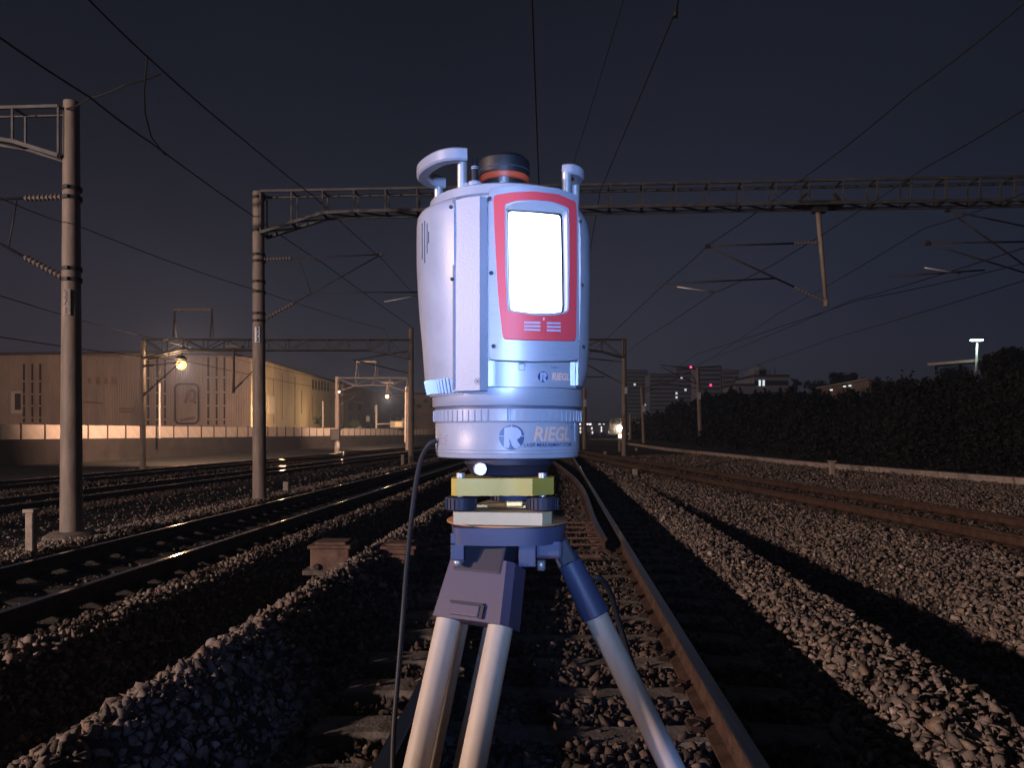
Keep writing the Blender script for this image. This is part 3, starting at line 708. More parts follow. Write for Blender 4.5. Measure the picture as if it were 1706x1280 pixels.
for px,a,b_ in ((40,606,704),(54,606,704),(67,606,704),(247,597,708),(262,597,708),(275,600,708),(347,595,708),(361,595,708),(374,595,708)):
    w = .45; q0, q1 = wp(px,b_), wp(px,a)
    MB().box(((q0.x),Yw-.02,(q0.z+q1.z)/2),(w*.55,.05,q1.z-q0.z)).build('cladding_slot', M['groove'], wh)
    for f in (.08,.28,.48,.7): MB().box((q0.x,Yw-.06,q0.z+(q1.z-q0.z)*f),(w*.6,.04,.16)).build('slot_bracket', M['panel'], wh)
# rounded outline frame with a curved mark
def rr(cx,cz,w,h,r,n=5):
    out = []
    for sx,sz,a0 in ((1,-1,-PI/2),(1,1,0),(-1,1,PI/2),(-1,-1,PI)):
        for k in range(n+1): a = a0+PI/2*k/n; out.append((cx+sx*(w/2-r)+r*math.cos(a), cz+sz*(h/2-r)+r*math.sin(a)))
    return out
a, b_ = wp(292,706), wp(331,640); pts = rr((a.x+b_.x)/2,(a.z+b_.z)/2,b_.x-a.x,b_.z-a.z,.7); pts.append(pts[0])
MB().tube([(x,Yw-.06,z) for x,z in pts],.13,6).build('outline_frame', M['groove'], wh)
MB().tube([wp(308,672,Yw-.1),wp(313,655,Yw-.1),wp(319,650,Yw-.1),wp(325,654,Yw-.1),wp(324,664,Yw-.1),wp(317,668,Yw-.1),wp(326,671,Yw-.1)],.22,6).build('painted_mark', mat('faded_paint',(.2,.12,.09),.8), wh)
fp = bpy.data.materials['faded_paint']
MB().tube([wp(300,701,Yw-.1),wp(312,698,Yw-.1),wp(325,696,Yw-.1)],.16,6).build('painted_mark', fp, wh)
for px,w,h in ((149,6,8),(163,6,10),(176,5,8),(190,8,9)):
    q = wp(px,635); mb = MB(); W_ = w/F*Yw; H_ = h/F*Yw
    for k in range(3): mb.box((q.x,Yw-.05,q.z-H_/2+H_*k/2),(W_,.04,H_*.14))
    mb.box((q.x-W_*.2,Yw-.05,q.z),(W_*.16,.045,H_)); mb.box((q.x+W_*.3,Yw-.05,q.z),(W_*.14,.045,H_*.8)); mb.build('wall_lettering', fp, wh)
for (x0,y0,x1,y1) in ((140,670,172,673),(200,681,224,683),(200,686,222,688),(120,592,200,594)):
    q0, q1 = wp(x0,y0), wp(x1,y1); MB().beam((q0.x,Yw-.08,q0.z),(q1.x,Yw-.08,q1.z+.1),.1,.25).build('ledge', fp, wh)
# side wall: high vents and seams
def side(px, py):     # a point on the receding side wall
    k = (px-853)/F; sl = (x2-xr)/(y2-Yw); Y = (xr-sl*Yw)/(k-sl); return Vector((k*Y+.06,Y,H+(720-py)/F*Y))
for i,px in enumerate((521,526,531,536,541,546)):
    q = side(px,641+i*.8); MB().box(q,(.06,.9,1.9)).build('vent_slot', M['groove'], wh)
for px,a,b_ in ((491,628,708),(502,650,690),(520,660,700),(470,620,700),(455,630,706)):
    p, q = side(px,a), side(px,b_); MB().box((p+q)/2,(.05,.22,abs(p.z-q.z))).build('wall_seam', fp, wh)
for px in (452,):
    p, q = side(px,660), side(px,690); MB().box((p+q)/2,(.06,3.5,abs(p.z-q.z))).build('loading_door', M['panel'], wh)

# second building, lower and darker
ob = thing('office_block', 'low dim block with rows of windows beyond the warehouse', 'building', (-38,190,0))
M['dimwall'] = mat('dim_rendered_wall', (.22,.16,.13), .85, var=.3, scale=.3)
M['winlit'] = emis('faint_lit_window', (1,.72,.5), .18); M['windark'] = mat('dark_window', (.03,.03,.035), .2)
p0, p1 = at(572,640,176), at(690,668,236)
mb = MB(); mb._add([(p0.x,p0.y,.9),(p1.x,p1.y,.9),(p1.x,p1.y,p1.z),(p0.x,p0.y,p0.z),(p0.x-14,p0.y,.9),(p1.x-14,p1.y+5,.9),(p1.x-14,p1.y+5,p1.z),(p0.x-14,p0.y,p0.z)],[(0,1,2,3),(3,2,6,7),(1,5,6,2),(0,3,7,4)])
mb.build('wall', M['dimwall'], ob)
d = (Vector((p1.x,p1.y,0))-Vector((p0.x,p0.y,0))); dn = d.normalized(); nrm = Vector((dn.y,-dn.x,0))
for r in range(3):
    for k in range(9):
        f = (k+.7)/9.6; hz = p0.z+(p1.z-p0.z)*f; z = 2.2+r*2.6
        if z > hz-1: continue
        q = Vector((p0.x,p0.y,0))+d*f+nrm*.06; q.z = z
        MB().box(q,(.06,2.6,1.4),(nrm,dn,Vector((0,0,1)))).build('window', M['winlit'] if (r*9+k)%5 == 1 else M['windark'], ob)
q0 = at(584,668,177); MB().beam(at(590,669,176.2),at(606,672,183),.15).build('canopy', M['panel'], ob)
# far left low hall
dh = thing('distant_hall', 'dark hazy hall close left of the scanner base', 'building', (-24,260,0))
mb = MB(); q0, q1 = at(655,640,255), at(735,650,262); mb.box(((q0.x+q1.x)/2,262,5),(q1.x-q0.x,12,15+3)); mb.build('wall', M['dimwall'], dh)
mb = MB().box(((q0.x+q1.x)/2,262,14.3),(q1.x-q0.x+1,13,.5)); mb.build('roof', M['roofdark'], dh)
for k in range(6):
    q = at(665+k*11,668+(k%2)*9,255.9); MB().box(q,(1.4,.1,1.2)).build('window', M['windark'], dh)

# road signs and posts behind the barrier
def roadsign(label, px0, px1, py0, py1, Y, arm, lit):
    c0 = at((px0+px1)/2,(py0+py1)/2,Y); w = (px1-px0)/F*Y; h = (py1-py0)/F*Y
    t = thing('road_sign', label, 'road sign', (c0.x,Y,1.))
    MB().box(c0,(w,.12,h),bev=.04).build('frame', M['panel'] if lit else M['marker'], t)
    MB().box(c0+Vector((w*.12,-.07,h*.04)),(w*.5,.03,h*.72)).build('face', M['panelpost'] if lit else mat('yellow_sign_face',(.75,.6,.25),.5), t)
    mb = MB(); a = at(*arm[0],Y); b_ = at(*arm[1],Y); mb.tube([a,b_],.05*Y/60,8); mb.tube([Vector((a.x,Y+.1,1.)),Vector((a.x,Y+.1,a.z+.25 if lit else at(0,arm[2],Y).z))],.08*Y/60,8)
    mb.build('mast_arm', M['concrete'], t)
roadsign('upright rectangular sign held out on an arm near the left edge',19,38,652,690,47,((-24,671),(20,670),660),True)
roadsign('yellow sign on a short arm above the barrier left of the scanner',650,672,702,713,118,((627,707),(652,706),675),False)
for lab,px,y0,Y,r in (('slim pale post before the warehouse, below the orange lamp',266,639,60,.07),('slim pale post behind the barrier near the warehouse end',538,669,100,.08)):
    o = MB().tube([(at(px,0,Y).x,Y,1.),at(px,y0,Y)],r,8).build('lamp_post',M['concrete']); tag(o,lab,'post','slim posts behind the barrier')

# lamps
def lamp(label, px, py, Y, r, col, s, power, size=.15, housing=True, lcol=None, down=True):
    q = at(px,py,Y); t = thing('floodlight', label, 'lamp', q)
    mb = MB(); n = 10
    for i in range(6):
        a0, a1 = -PI/2+PI*i/6, -PI/2+PI*(i+1)/6; mb.lathe([(r*math.cos(a0)+1e-4,r*math.sin(a0)),(r*math.cos(a1)+1e-4,r*math.sin(a1))],q,12)
    mb.build('bulb', emis('lamp_glow_%d'%px, col, s), t)
    if housing: MB().lathe([(.0,r*1.9),(r*.6,r*1.8),(r*1.3,r*1.1),(r*1.25,r*1.05),(r*.5,r*1.6)],q,14).tube([q+Vector((0,.05,r*1.8)),q+Vector((0,.4,r*4))],.03,6).build('housing', M['darksteel'], t)
    if power: light('POINT','lamp_%d'%px,q+Vector((0,-r-.25,0)),power,lcol or col,size)
    return t
lamp('bright orange sodium lamp glowing before the warehouse',302,608,42,.27,(1,.46,.10),5,400,.2,lcol=(1,.6,.32))
light('SPOT','sodium_flood',at(302,608,42)+Vector((-.3,.5,0)),62000,(1,.60,.40),.25,target=(-29,84,4.8),spot=1.8).data.spot_blend = 1
light('SPOT','distant_flood',at(645,661,73)+Vector((-.3,2.6,0)),60000,(1,.64,.44),.25,target=(-20,125,3.),spot=1.3).data.spot_blend = 1
lamp('small orange lamp hanging from the distant gantry bracket',645,661,73,.18,(1,.6,.28),6,60,.2,lcol=(1,.65,.4))
lamp('tiny lamp on the mast of the distant left gantry',565,653,73.2,.1,(1,.75,.5),8,0)
# street lamps on the raised road that light the warehouse end and the barrier
light('POINT','road_lamp',(-33.5,112,4.0),3600,(1,.64,.30),.3)
light('POINT','road_lamp',(-31,140,4.5),1500,(1,.64,.30),.3)
for px,py,Y in ((735,0,0),): pass

# ------------------------------------------------------------------ right-hand horizon
def building(label, px0, px1, pytop, Y, depth=20, mt='far_concrete', rows=0, cols=0, lit=(), name='tower_block', crown=None, zb=-1, steps=()):
    x0, x1 = (px0-853)/F*Y, (px1-853)/F*Y; zt_ = at(0,pytop,Y).z
    t = thing(name, label, 'building', ((x0+x1)/2,Y,zb))
    mb = MB().box(((x0+x1)/2,Y+depth/2,(zt_+zb)/2),(x1-x0,depth,zt_-zb)); mb.build('wall', M[mt], t)
    MB().box(((x0+x1)/2,Y+depth/2,zt_+.4),(x1-x0+.6,depth+.6,.8)).build('roof', M['roofdark'], t)
    for (a,b_,c_) in steps:
        xa, xb = (a-853)/F*Y, (b_-853)/F*Y; zc = at(0,c_,Y).z
        MB().box(((xa+xb)/2,Y+depth*.4,(zc+zt_)/2+.4),(xb-xa,depth*.5,zc-zt_)).build('roof_structure', M[mt], t)
    if rows:
        cw, rh = (x1-x0)/cols, (zt_-max(zb,1))/rows; 
        for r in range(rows):
            MB().box(((x0+x1)/2,Y-.05,zt_-rh*(r+.55)),(x1-x0-cw*.3,.12,rh*.42)).build('window_band', M['windark'], t)
        for (r,c_) in lit:
            MB().box((x0+cw*(c_+.5),Y-.08,zt_-rh*(r+.55)),(cw*.55,.14,rh*.5)).build('lit_window', M['win_on'], t)
    return t
M['win_on'] = emis('lit_window', (.85,.95,1), 1.1)
building('hazy tower block directly right of the gantry pole',1042,1079,618,700,rows=16,cols=6,lit=((3,2),))
building('wide hazy tower block with paired lit windows',1082,1130,624,640,rows=14,cols=8,lit=((4,7),(5,7),(8,5)))
building('taller hazy tower behind the mast, right of the wide tower',1126,1158,612,700,rows=16,cols=5,lit=((2,1),(5,2)))
building('pale hazy slab block between the red lights',1161,1201,613,620,rows=14,cols=5)
building('narrow dim twin tower left of the near office',1203,1231,618,680,rows=14,cols=4,steps=((1207,1216,614),))
building('near dark office with two lit windows and roof sheds',1256,1314,628,300,depth=25,name='office_building',rows=5,cols=9,lit=((0,1),(0,2),(3,1),(3,2)),steps=((1262,1290,617),(1270,1282,611)))
building('low dark wing left of the near office',1226,1256,643,300,depth=20,name='office_building',rows=2,cols=5)
def antenna(px,y0,y1,Y): return MB().tube([at(px,y0,Y),at(px,y1,Y)],.12,5)
o = antenna(1264,618,606,301).v; 
ao = MB().tube([at(1264,618,305),at(1264,606,305)],.2,5).tube([at(1268,618,305),at(1268,608,305)],.15,5).tube([at(1291,628,305),at(1291,612,305)],.15,5).build('roof_antenna',M['darksteel']); tag(ao,'thin aerials on the roof of the near office','antenna')
sh = thing('sloped_shed', 'long pale flat roofed shed sloping up among the bushes', 'shed', at(1405,655,120))
p, q = at(1363,656,125), at(1450,641,112)
M['shedwall'] = mat('shed_wall', (.20,.15,.14), .85, var=.2, scale=.4)
MB().beam(p,q,.5,1.5).beam(p+Vector((3,1,-1.2)),q+Vector((-4,1,-1.2)),.5,1.4).build('wall', M['shedwall'], sh)
MB().beam(p+Vector((0,0,.85)),q+Vector((0,0,.85)),1.2,.15).build('roof', M['concrete'], sh)
for px,py in ((1385,650),(1407,644),(1416,643)):
    MB().box(at(px,py,116),(.35,.2,.2)).build('lamp', M['win_on'], sh)
cv = thing('canopy_roof', 'pale flat canopy roof left of the cold white street lamp', 'canopy', at(1595,610,85))
MB().beam(at(1555,608,85),at(1640,601,80),2.,.28).build('roof', M['concrete'], cv)
for px in (1560,1600,1636): MB().tube([at(px,608,84),at(px,650,84)],.15,8).build('post', M['darksteel'], cv)

# street lamp right
sl = thing('street_lamp', 'tall street lamp shining cold white over the bushes', 'street lamp', at(1625,650,78))
MB().tube([at(1624,660,78),at(1628,572,78)],[.14,.09],10).build('pole', M['concrete'], sl)
MB().box(at(1627,567,78),(1.05,.5,.14),bev=.03).build('lamp_head', emis('cold_lamp',(.62,1,.95),18), sl)
light('POINT','street_lamp_light',at(1627,574,77.5),160,(.6,1,.95),.3)
# red obstruction lights and far small lights
for i,(lab,px,py,Y,r,col,s) in enumerate((
  ('red warning light at the mast top',1151,612,81,.11,(1,.03,.12),6),
  ('red warning light low between the towers',1184,642,400,.65,(1,.03,.12),4),
  ('white lamp low in the bushes at the far right',1660,641,75,.09,(1,.9,.85),3),
  ('dim white lamp right of the low bush lamp',1676,634,76,.07,(.8,.8,.8),.7),
  ('tiny light under the sloped shed',1372,674,100,.07,(.9,.9,.9),.8),
  ('small white ground light right of the track',1030,763,48,.05,(1,1,.95),7),
  ('bluish lamp on the hazy skyline',1075,675,300,.4,(.5,.8,.8),.6))):
    q = at(px,py,Y); mb = MB()
    for k in range(6):
        a0, a1 = -PI/2+PI*k/6, -PI/2+PI*(k+1)/6; mb.lathe([(r*math.cos(a0)+1e-4,r*math.sin(a0)),(r*math.cos(a1)+1e-4,r*math.sin(a1))],q,10)
    o = mb.build('signal_lamp' if i < 2 else 'lamp', emis('small_glow_%d'%i,col,s)); tag(o,lab,'lamp')
# the post carrying the ground light is the marker; train with its headlight and a painted reflection
tr = thing('train', 'approaching train with one dazzling headlight at the tracks end', 'train', at(1028,727,170))
q = at(1027,712,170); X,Y_,Z_ = q
mb = MB(); mb.prism([(-1.6,-1.2),(1.6,-1.2),(1.65,1.2),(1.2,2.3),(-1.2,2.3),(-1.65,1.2)],0,22,(Vector((1,-.17,0)).normalized(),Vector((0,0,1)),Vector((.17,1,0)).normalized()),(X,Y_,Z_-.4)); mb.build('body', mat('train_paint',(.10,.09,.09),.4), tr)
MB().box((X,Y_-.1,Z_+1.1),(2.2,.1,.9)).build('windscreen', M['windark'], tr)
mb = MB()
for k in range(6):
    a0, a1 = -PI/2+PI*k/6, -PI/2+PI*(k+1)/6; mb.lathe([(.55*math.cos(a0)+1e-4,.55*math.sin(a0)),(.55*math.cos(a1)+1e-4,.55*math.sin(a1))],(at(1033,714,169).x,Y_-.5,at(0,714,169).z),12)
mb.build('headlight', emis('headlight_glow',(1,.88,.62),90), tr)
MB().box((at(1034,727,169).x,Y_-.4,at(0,727,169).z),(.9,.3,.8),bev=.2).build('headlight', emis('lower_headlight',(1,.8,.6),3), tr)  # glowing box painted in for the headlight's reflection below it, no second lamp
light('POINT','train_light',(at(1033,714,169).x,Y_-2,at(0,714,169).z),60,(1,.85,.6),.3)
# station
st = thing('station_canopy', 'distant station canopy strung with small white lights', 'station', at(995,712,330))
q0, q1 = at(955,707,330), at(1025,707,345)
MB().beam(q0+Vector((0,2,.9)),q1+Vector((0,2,.9)),8,.6).build('roof', M['far_concrete'], st)
for px in (962,984,1000,1012,1022): MB().tube([at(px,707,332),at(px,735,332)],.3,6).build('column', M['far_concrete'], st)
for px,w in ((965,5),(978,3),(983,4),(999,4),(1006,2),(1017,3)): MB().box(at(px,707,322),(w/F*330,.4,.55)).build('light_strip', emis('strip_%d'%px,(1,.9,.85),3. if px<990 else .9), st)
for px,py in ((967,714),(967,720),(986,714),(987,721),(1002,713),(1002,718),(1015,720)): MB().box(at(px,py,322),(.5,.3,1.)).build('platform_lamp', emis('plat_%d_%d'%(px,py),(1,.88,.8),1.4), st)
MB().box(at(992,733,334),(26,8,1.6)).build('platform', M['dimwall'], st)

# ------------------------------------------------------------------ vegetation
def leaf_cloud(n, fn, smin, smax, scale=None):
    P = np.array([fn() for _ in range(n)]); s = RNG.uniform(smin,smax,n)*(1 if scale is None else scale(P))
    a = RNG.normal(size=(n,3)); a /= np.linalg.norm(a,axis=1)[:,None]; b_ = RNG.normal(size=(n,3)); b_ -= a*(a*b_).sum(1)[:,None]; b_ /= np.linalg.norm(b_,axis=1)[:,None]
    V = np.stack([P-a*s[:,None], P+b_*s[:,None]*.55, P+a*s[:,None], P-b_*s[:,None]*.55],1).reshape(-1,3)
    return V, n
def leaf_object(name, V, n, material, parent=None):
    me = bpy.data.meshes.new(name); off = world_loc(parent) if parent else Vector((0,0,0)); V = V-np.array(off)
    me.vertices.add(4*n); me.vertices.foreach_set('co', V.astype(np.float32).ravel()); me.loops.add(4*n); me.loops.foreach_set('vertex_index', np.arange(4*n,dtype=np.int32))
    me.polygons.add(n); me.polygons.foreach_set('loop_start', np.arange(0,4*n,4,dtype=np.int32)); me.polygons.foreach_set('loop_total', np.full(n,4,np.int32)); me.update(calc_edges=True)
    me.materials.append(material); o = bpy.data.objects.new(name, me); COL.objects.link(o)
    if parent: o.parent = parent
    return o
# skyline of the bush bank measured as image heights at the ridge
PXR = [1045,1060,1080,1095,1115,1135,1160,1185,1210,1235,1262,1300,1340,1370,1400,1440,1480,1520,1560,1600,1640,1680,1720,1800]
PYR = [718,705,700,690,686,676,672,664,662,660,668,662,661,668,668,664,650,647,650,646,640,632,640,640]
def bank_pt():
    # along the bank: choose image column, distance from ridge relation
    px = random.uniform(1045,1790); top = np.interp(px,PXR,PYR)
    Yr = np.interp(px,[1045,1100,1180,1340,1500,1790],[190,150,105,62,44,30])
    k = (px-853)/F; f = random.random()**.7   # f=1 ridge, 0 foot
    Yf = np.interp(px,[1045,1100,1180,1340,1500,1790],[165,112,70,38,28,20.5])
    Y = Yf+(Yr-Yf)*f; zr = H+(720-top)/F*Yr; z = -.1+(zr+.1)*f**.8
    bumpy = .22*math.sin(px*.13)+.18*math.sin(px*.31+1)+.12*math.sin(px*.77)
    z += random.gauss(0,.28)+bumpy*f*Y/60
    return (k*Y, Y, z)
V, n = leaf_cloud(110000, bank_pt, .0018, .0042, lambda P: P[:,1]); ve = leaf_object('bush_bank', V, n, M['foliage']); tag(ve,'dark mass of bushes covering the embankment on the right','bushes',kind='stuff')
# solid ground under the bushes
rows = []
for px in np.linspace(1045,1790,60):
    top = np.interp(px,PXR,PYR)+3; Yr = np.interp(px,[1045,1100,1180,1340,1500,1790],[190,150,105,62,44,30]); Yf = np.interp(px,[1045,1100,1180,1340,1500,1790],[165,112,70,38,28,20.5])
    k = (px-853)/F; zr = H+(720-top)/F*Yr; rows.append([Vector((k*(Yf+(Yr-Yf)*f),Yf+(Yr-Yf)*f,-.3+(zr+.0)*f**.8)) for f in np.linspace(0,1,8)]+[Vector((k*Yr+30,Yr+60,zr-1))])
o = MB().grid(rows).build('embankment', M['earth']); structure(o); o['label'] = 'dark earth embankment under the bushes'
def tree(label, px, pytop, pybase, Y, wpx, n, lit=False):
    b = at(px,pybase,Y); tp = at(px,pytop,Y); h = tp.z-b.z; w = wpx/F*Y/2
    t = thing('tree', label, 'tree', b, 'trees beyond the embankment')
    mb = MB().tube([b,b+Vector((.1,0,h*.3)),b+Vector((-.1,0,h*.6))],[h*.04,h*.03,h*.012],8)
    for k in range(5):
        a = random.uniform(0,2*PI); s0 = b+Vector((0,0,h*random.uniform(.25,.45))); mb.tube([s0,s0+Vector((math.cos(a)*w*.5,math.sin(a)*w*.5,h*.25))],[h*.018,h*.006],6)
    mb.build('trunk', M['bark'], t)
    cl = [(random.gauss(0,.42)*w, random.gauss(0,.4)*w, h*random.uniform(.42,.86), random.uniform(.22,.42)*w) for _ in range(11)]+[(0,0,h*.72,w*.45)]
    def fn():
        c_ = random.choice(cl); v = Vector((random.gauss(0,1),random.gauss(0,1),random.gauss(0,1))).normalized()*c_[3]*random.random()**.4
        return (b.x+c_[0]+v.x, b.y+c_[1]+v.y, b.z+min(c_[2]+v.z*.8,h))
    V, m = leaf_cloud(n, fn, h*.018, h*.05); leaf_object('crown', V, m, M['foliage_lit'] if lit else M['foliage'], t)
for a in (('round tree silhouette just right of the near office',1327,628,665,240,22,1500),('tallest far tree clump on the skyline',1405,621,665,230,56,3500),
          ('low tree between the office and the tallest clump',1360,631,665,235,44,2000),('small far tree right of the tallest clump',1446,628,660,220,34,1600),
          ('small round far tree left of the canopy roof',1480,634,655,210,30,1200),
          ('big dark tree rising at the right edge beyond the street lamp',1690,577,660,70,130,9000),('second big dark tree filling the right edge',1765,570,660,62,120,5000),
          ('dark tree under the pale canopy roof',1590,612,655,74,80,3500)): tree(*a)
tree('leafy bush lit yellow before the warehouse end',533,693,716,103,22,1500,True)
tree('faint roadside bush right of the signal mast',590,700,716,112,26,1200,True)

# ------------------------------------------------------------------ SCANNER
s0 = Vector((-.006,1.035,H-.036))
scn = thing('laser_scanner', 'large white laser scanner with a glowing screen on the tripod', 'laser scanner', s0)
XC, YC = -.006, 1.035
def zc(z): return H+z
def cyl_hit(px, cx, cy, R):      # front surface of an upright cylinder seen through column px
    k = (px-853)/F; a = 1+k*k; b_ = -2*(k*cx+cy); c_ = cx*cx+cy*cy-R*R; disc = max(b_*b_-4*a*c_,0); Y = (-b_-math.sqrt(disc))/(2*a); return k*Y, Y
def cyl_pt(px, py, cx, cy, R, off=0.):
    x,y = cyl_hit(px,cx,cy,R); z = H+(720-py)/F*y; n = Vector((x-cx,y-cy,0)).normalized(); return Vector((x,y,z))+n*off
# core
MB().lathe([(.0,zc(.283)),(.098,zc(.283)),(.098,zc(.05)),(.0,zc(.05))],(-.012,YC,0),64).build('core', M['silver'], scn)
tp = MB().lathe([(0,zc(.3055)),(.096,zc(.3055)),(.1,zc(.303)),(.101,zc(.292)),(.097,zc(.290)),(.097,zc(.284)),(0,zc(.284))],(-.010,YC,0),96).build('top_plate', M['white'], scn)
# curved side covers
def cover(a0, a1, prof, thick=.007, n=40, cx=-.012, cy=YC):
    mb = MB(); rows = []
    def pt(a,r,z): return Vector((cx+r*math.sin(a), cy-r*math.cos(a), zc(z)))
    out = [[pt(a0+(a1-a0)*k/n, r, z) for k in range(n+1)] for z,r in prof]
    inn = [[pt(a0+(a1-a0)*k/n, max(r-thick,.09), z) for k in range(n+1)] for z,r in prof]
    mb.grid(out); mb.grid([inn[0],out[0]],smooth=False); mb.grid([out[-1],inn[-1]],smooth=False)
    for k in (0,n): mb.grid([[o_[k] for o_ in out],[i_[k] for i_ in inn]], smooth=False)
    return mb
D = math.radians
lprof = [(.289,.100),(.2885,.1065),(.286,.1115),(.281,.1145),(.272,.1155),(.25,.1157),(.22,.1155),(.19,.1142),(.15,.1115),(.11,.1078),(.085,.106),(.066,.1045)]
lc = cover(-D(165),-D(30.5),lprof).build('side_cover', M['white'], scn); lc['label'] = 'broad left cover with slots'
rprof = [(.291,.098),(.2905,.103),(.285,.109),(.272,.1145),(.255,.1165),(.2,.117),(.12,.1155),(.08,.1135),(.060,.1075),(.056,.101)]
rc = cover(D(58),D(165),rprof).build('side_cover', M['white'], scn); rc['label'] = 'right cover seen edge on'
# slots in left cover
mb = MB()
for px,a,b_ in ((704,372,432),(708,368,438),(712,372,422),(714.5,386,405)):
    p, q = cyl_pt(px,a,-.012,YC,.1155,.0003), cyl_pt(px,b_,-.012,YC,.1155,.0003); mb.beam(p,q,.0012,.0012)
mb.build('vent_slot', M['slot'], lc)
# finned skirt under the left cover
mb = MB(); cx,cy = -.012,YC
mb.grid([[Vector((cx+r*math.sin(a),cy-r*math.cos(a),zc(z))) for a in [D(-30-k*2.5) for k in range(50)]] for r,z in ((.1035,.066),(.100,.055),(.098,.046))])
for k in range(26):
    a = D(-34-k*3.6); mb.beam((cx+.1045*math.sin(a),cy-.1045*math.cos(a),zc(.067)),(cx+.1005*math.sin(a),cy-.1005*math.cos(a),zc(.049)),.0028,.003)
mb.build('fin_skirt', M['silver'], scn)
# flat pillar
pA, pB, pC = (-.0705,.938), (-.0388,.9215), (-.0300,.9285)
mb = MB(); back = [(-.030,.95),(-.069,.96)]
mb.prism([pA,pB,pC]+back, zc(.050), zc(.2835), top=[(pA[0],pA[1]),pB,pC]+back).build('front_pillar', M['white'], scn)
MB().prism([(-.0725,.9375),(-.0705,.9362),(-.0700,.95),(-.0725,.95)],zc(.052),zc(.284)).build('seam', M['seam'], scn)
# front display panel, curved about (PX,PY)
PX_, PY_, PR_ = 0., 1.047, .125
def contour(pts, n=240, rounds=2, cen=(892,440)):
    P = [Vector((a,b_)) for a,b_ in pts]
    for _ in range(rounds):
        Q = []
        for i in range(len(P)): a, b_ = P[i], P[(i+1)%len(P)]; Q += [a.lerp(b_,.25),a.lerp(b_,.75)]
        P = Q
    c_ = Vector(cen); out = []
    for k in range(n):
        t = 2*PI*k/n; d = Vector((math.cos(t),math.sin(t))); best = None
        for i in range(len(P)):
            a, b_ = P[i]-c_, P[(i+1)%len(P)]-c_; e = b_-a; den = d.x*e.y-d.y*e.x
            if abs(den) < 1e-9: continue
            s_ = (a.x*e.y-a.y*e.x)/den; u_ = (a.x*d.y-a.y*d.x)/den
            if s_ > 0 and -1e-6 <= u_ <= 1+1e-6 and (best is None or s_ > best): best = s_
        out.append((c_.x+d.x*best, c_.y+d.y*best))
    return out
def dense(pts, m=6, sharp=True):   # keep straight sides straight: add points near the corners
    out = []
    for i in range(len(pts)):
        a, b_ = Vector(pts[i]), Vector(pts[(i+1)%len(pts)]); L_ = (b_-a).length; k = min(.45, 3.2/L_)
        out += [tuple(a.lerp(b_,k)), tuple(a.lerp(b_,.5)), tuple(a.lerp(b_,1-k))]
    return out
def ring(name, layers, material, parent, cap=False):
    mb = MB(); rows = [[cyl_pt(px,py,PX_,PY_,PR_,o_) for px,py in cont] for cont,o_ in layers]
    mb.grid(rows, close=True, smooth=False)
    if cap: mb._add(rows[-1],[tuple(range(len(rows[-1])))])
    return mb.build(name, material, parent)
panelO = contour(dense([(814,314),(850,309),(890,308),(930,313),(964,325),(965,460),(966,601),(890,603),(814,600)]),rounds=1)
redO = contour(dense([(822,326),(850,321),(890,319),(930,324),(960,337),(960,460),(959,569),(900,568),(838,566),(830,490),(825,400)]))
redI = contour(dense([(841,341),(862,335),(890,334),(920,337),(946,347),(947,440),(946,521),(925,526),(890,526),(845,519),(842,440)]))
inw = contour(dense([(844,345),(862,338),(890,337),(918,340),(943,350),(944,440),(944,519),(922,523),(890,523),(848,517),(845,440)]))
scrB = contour(dense([(845,347),(890,350),(940,354),(942,440),(943,520),(925,523),(890,523),(849,518),(847,440)]),rounds=1)
scr = contour(dense([(846.5,350),(890,352.5),(937,357),(939,440),(940,519),(920,521),(890,521),(850,516),(848,440)]),rounds=1)
fp_ = ring('display_panel', [(panelO,-.012),(panelO,-.001),([(892+(a-892)*.99,440+(b_-440)*.994) for a,b_ in panelO],0),(redO,0)], M['silver'], scn)
rd = ring('red_bezel', [(redO,-.001),(redO,.0012),([(892+(a-892)*.985,440+(b_-440)*.992) for a,b_ in redO],.0022),(redI,.0022)], M['red'], scn)
bz = ring('inner_bezel', [(redI,.0023),(inw,.0018),(scrB,-.0045)], M['white'], scn)
ring('screen_edge', [(scrB,-.0044),(scr,-.0046)], M['dark'], scn)
M['screen'] = emis('bright_screen', (.72,.86,1.), 4.5)
ring('screen', [(scr,-.0046),([(892+(a-892)*.6,440+(b_-440)*.6) for a,b_ in scr],-.0048),([(892+(a-892)*.05,440+(b_-440)*.05) for a,b_ in scr],-.0048)], M['screen'], scn, cap=True)
mb = MB()
for x0,x1,y0 in ((873,899,538),(910,932,539)):
    for k in range(3): p, q = cyl_pt(x0,y0+k*6,PX_,PY_,PR_,.0023), cyl_pt(x1,y0+k*6+.4,PX_,PY_,PR_,.0023); mb.beam(p,q,.0015,.0022)
mb.beam(cyl_pt(905,530,PX_,PY_,PR_,.0023),cyl_pt(905,534,PX_,PY_,PR_,.0023),.0014); mb.build('speaker_bar', M['logo_white'], rd)
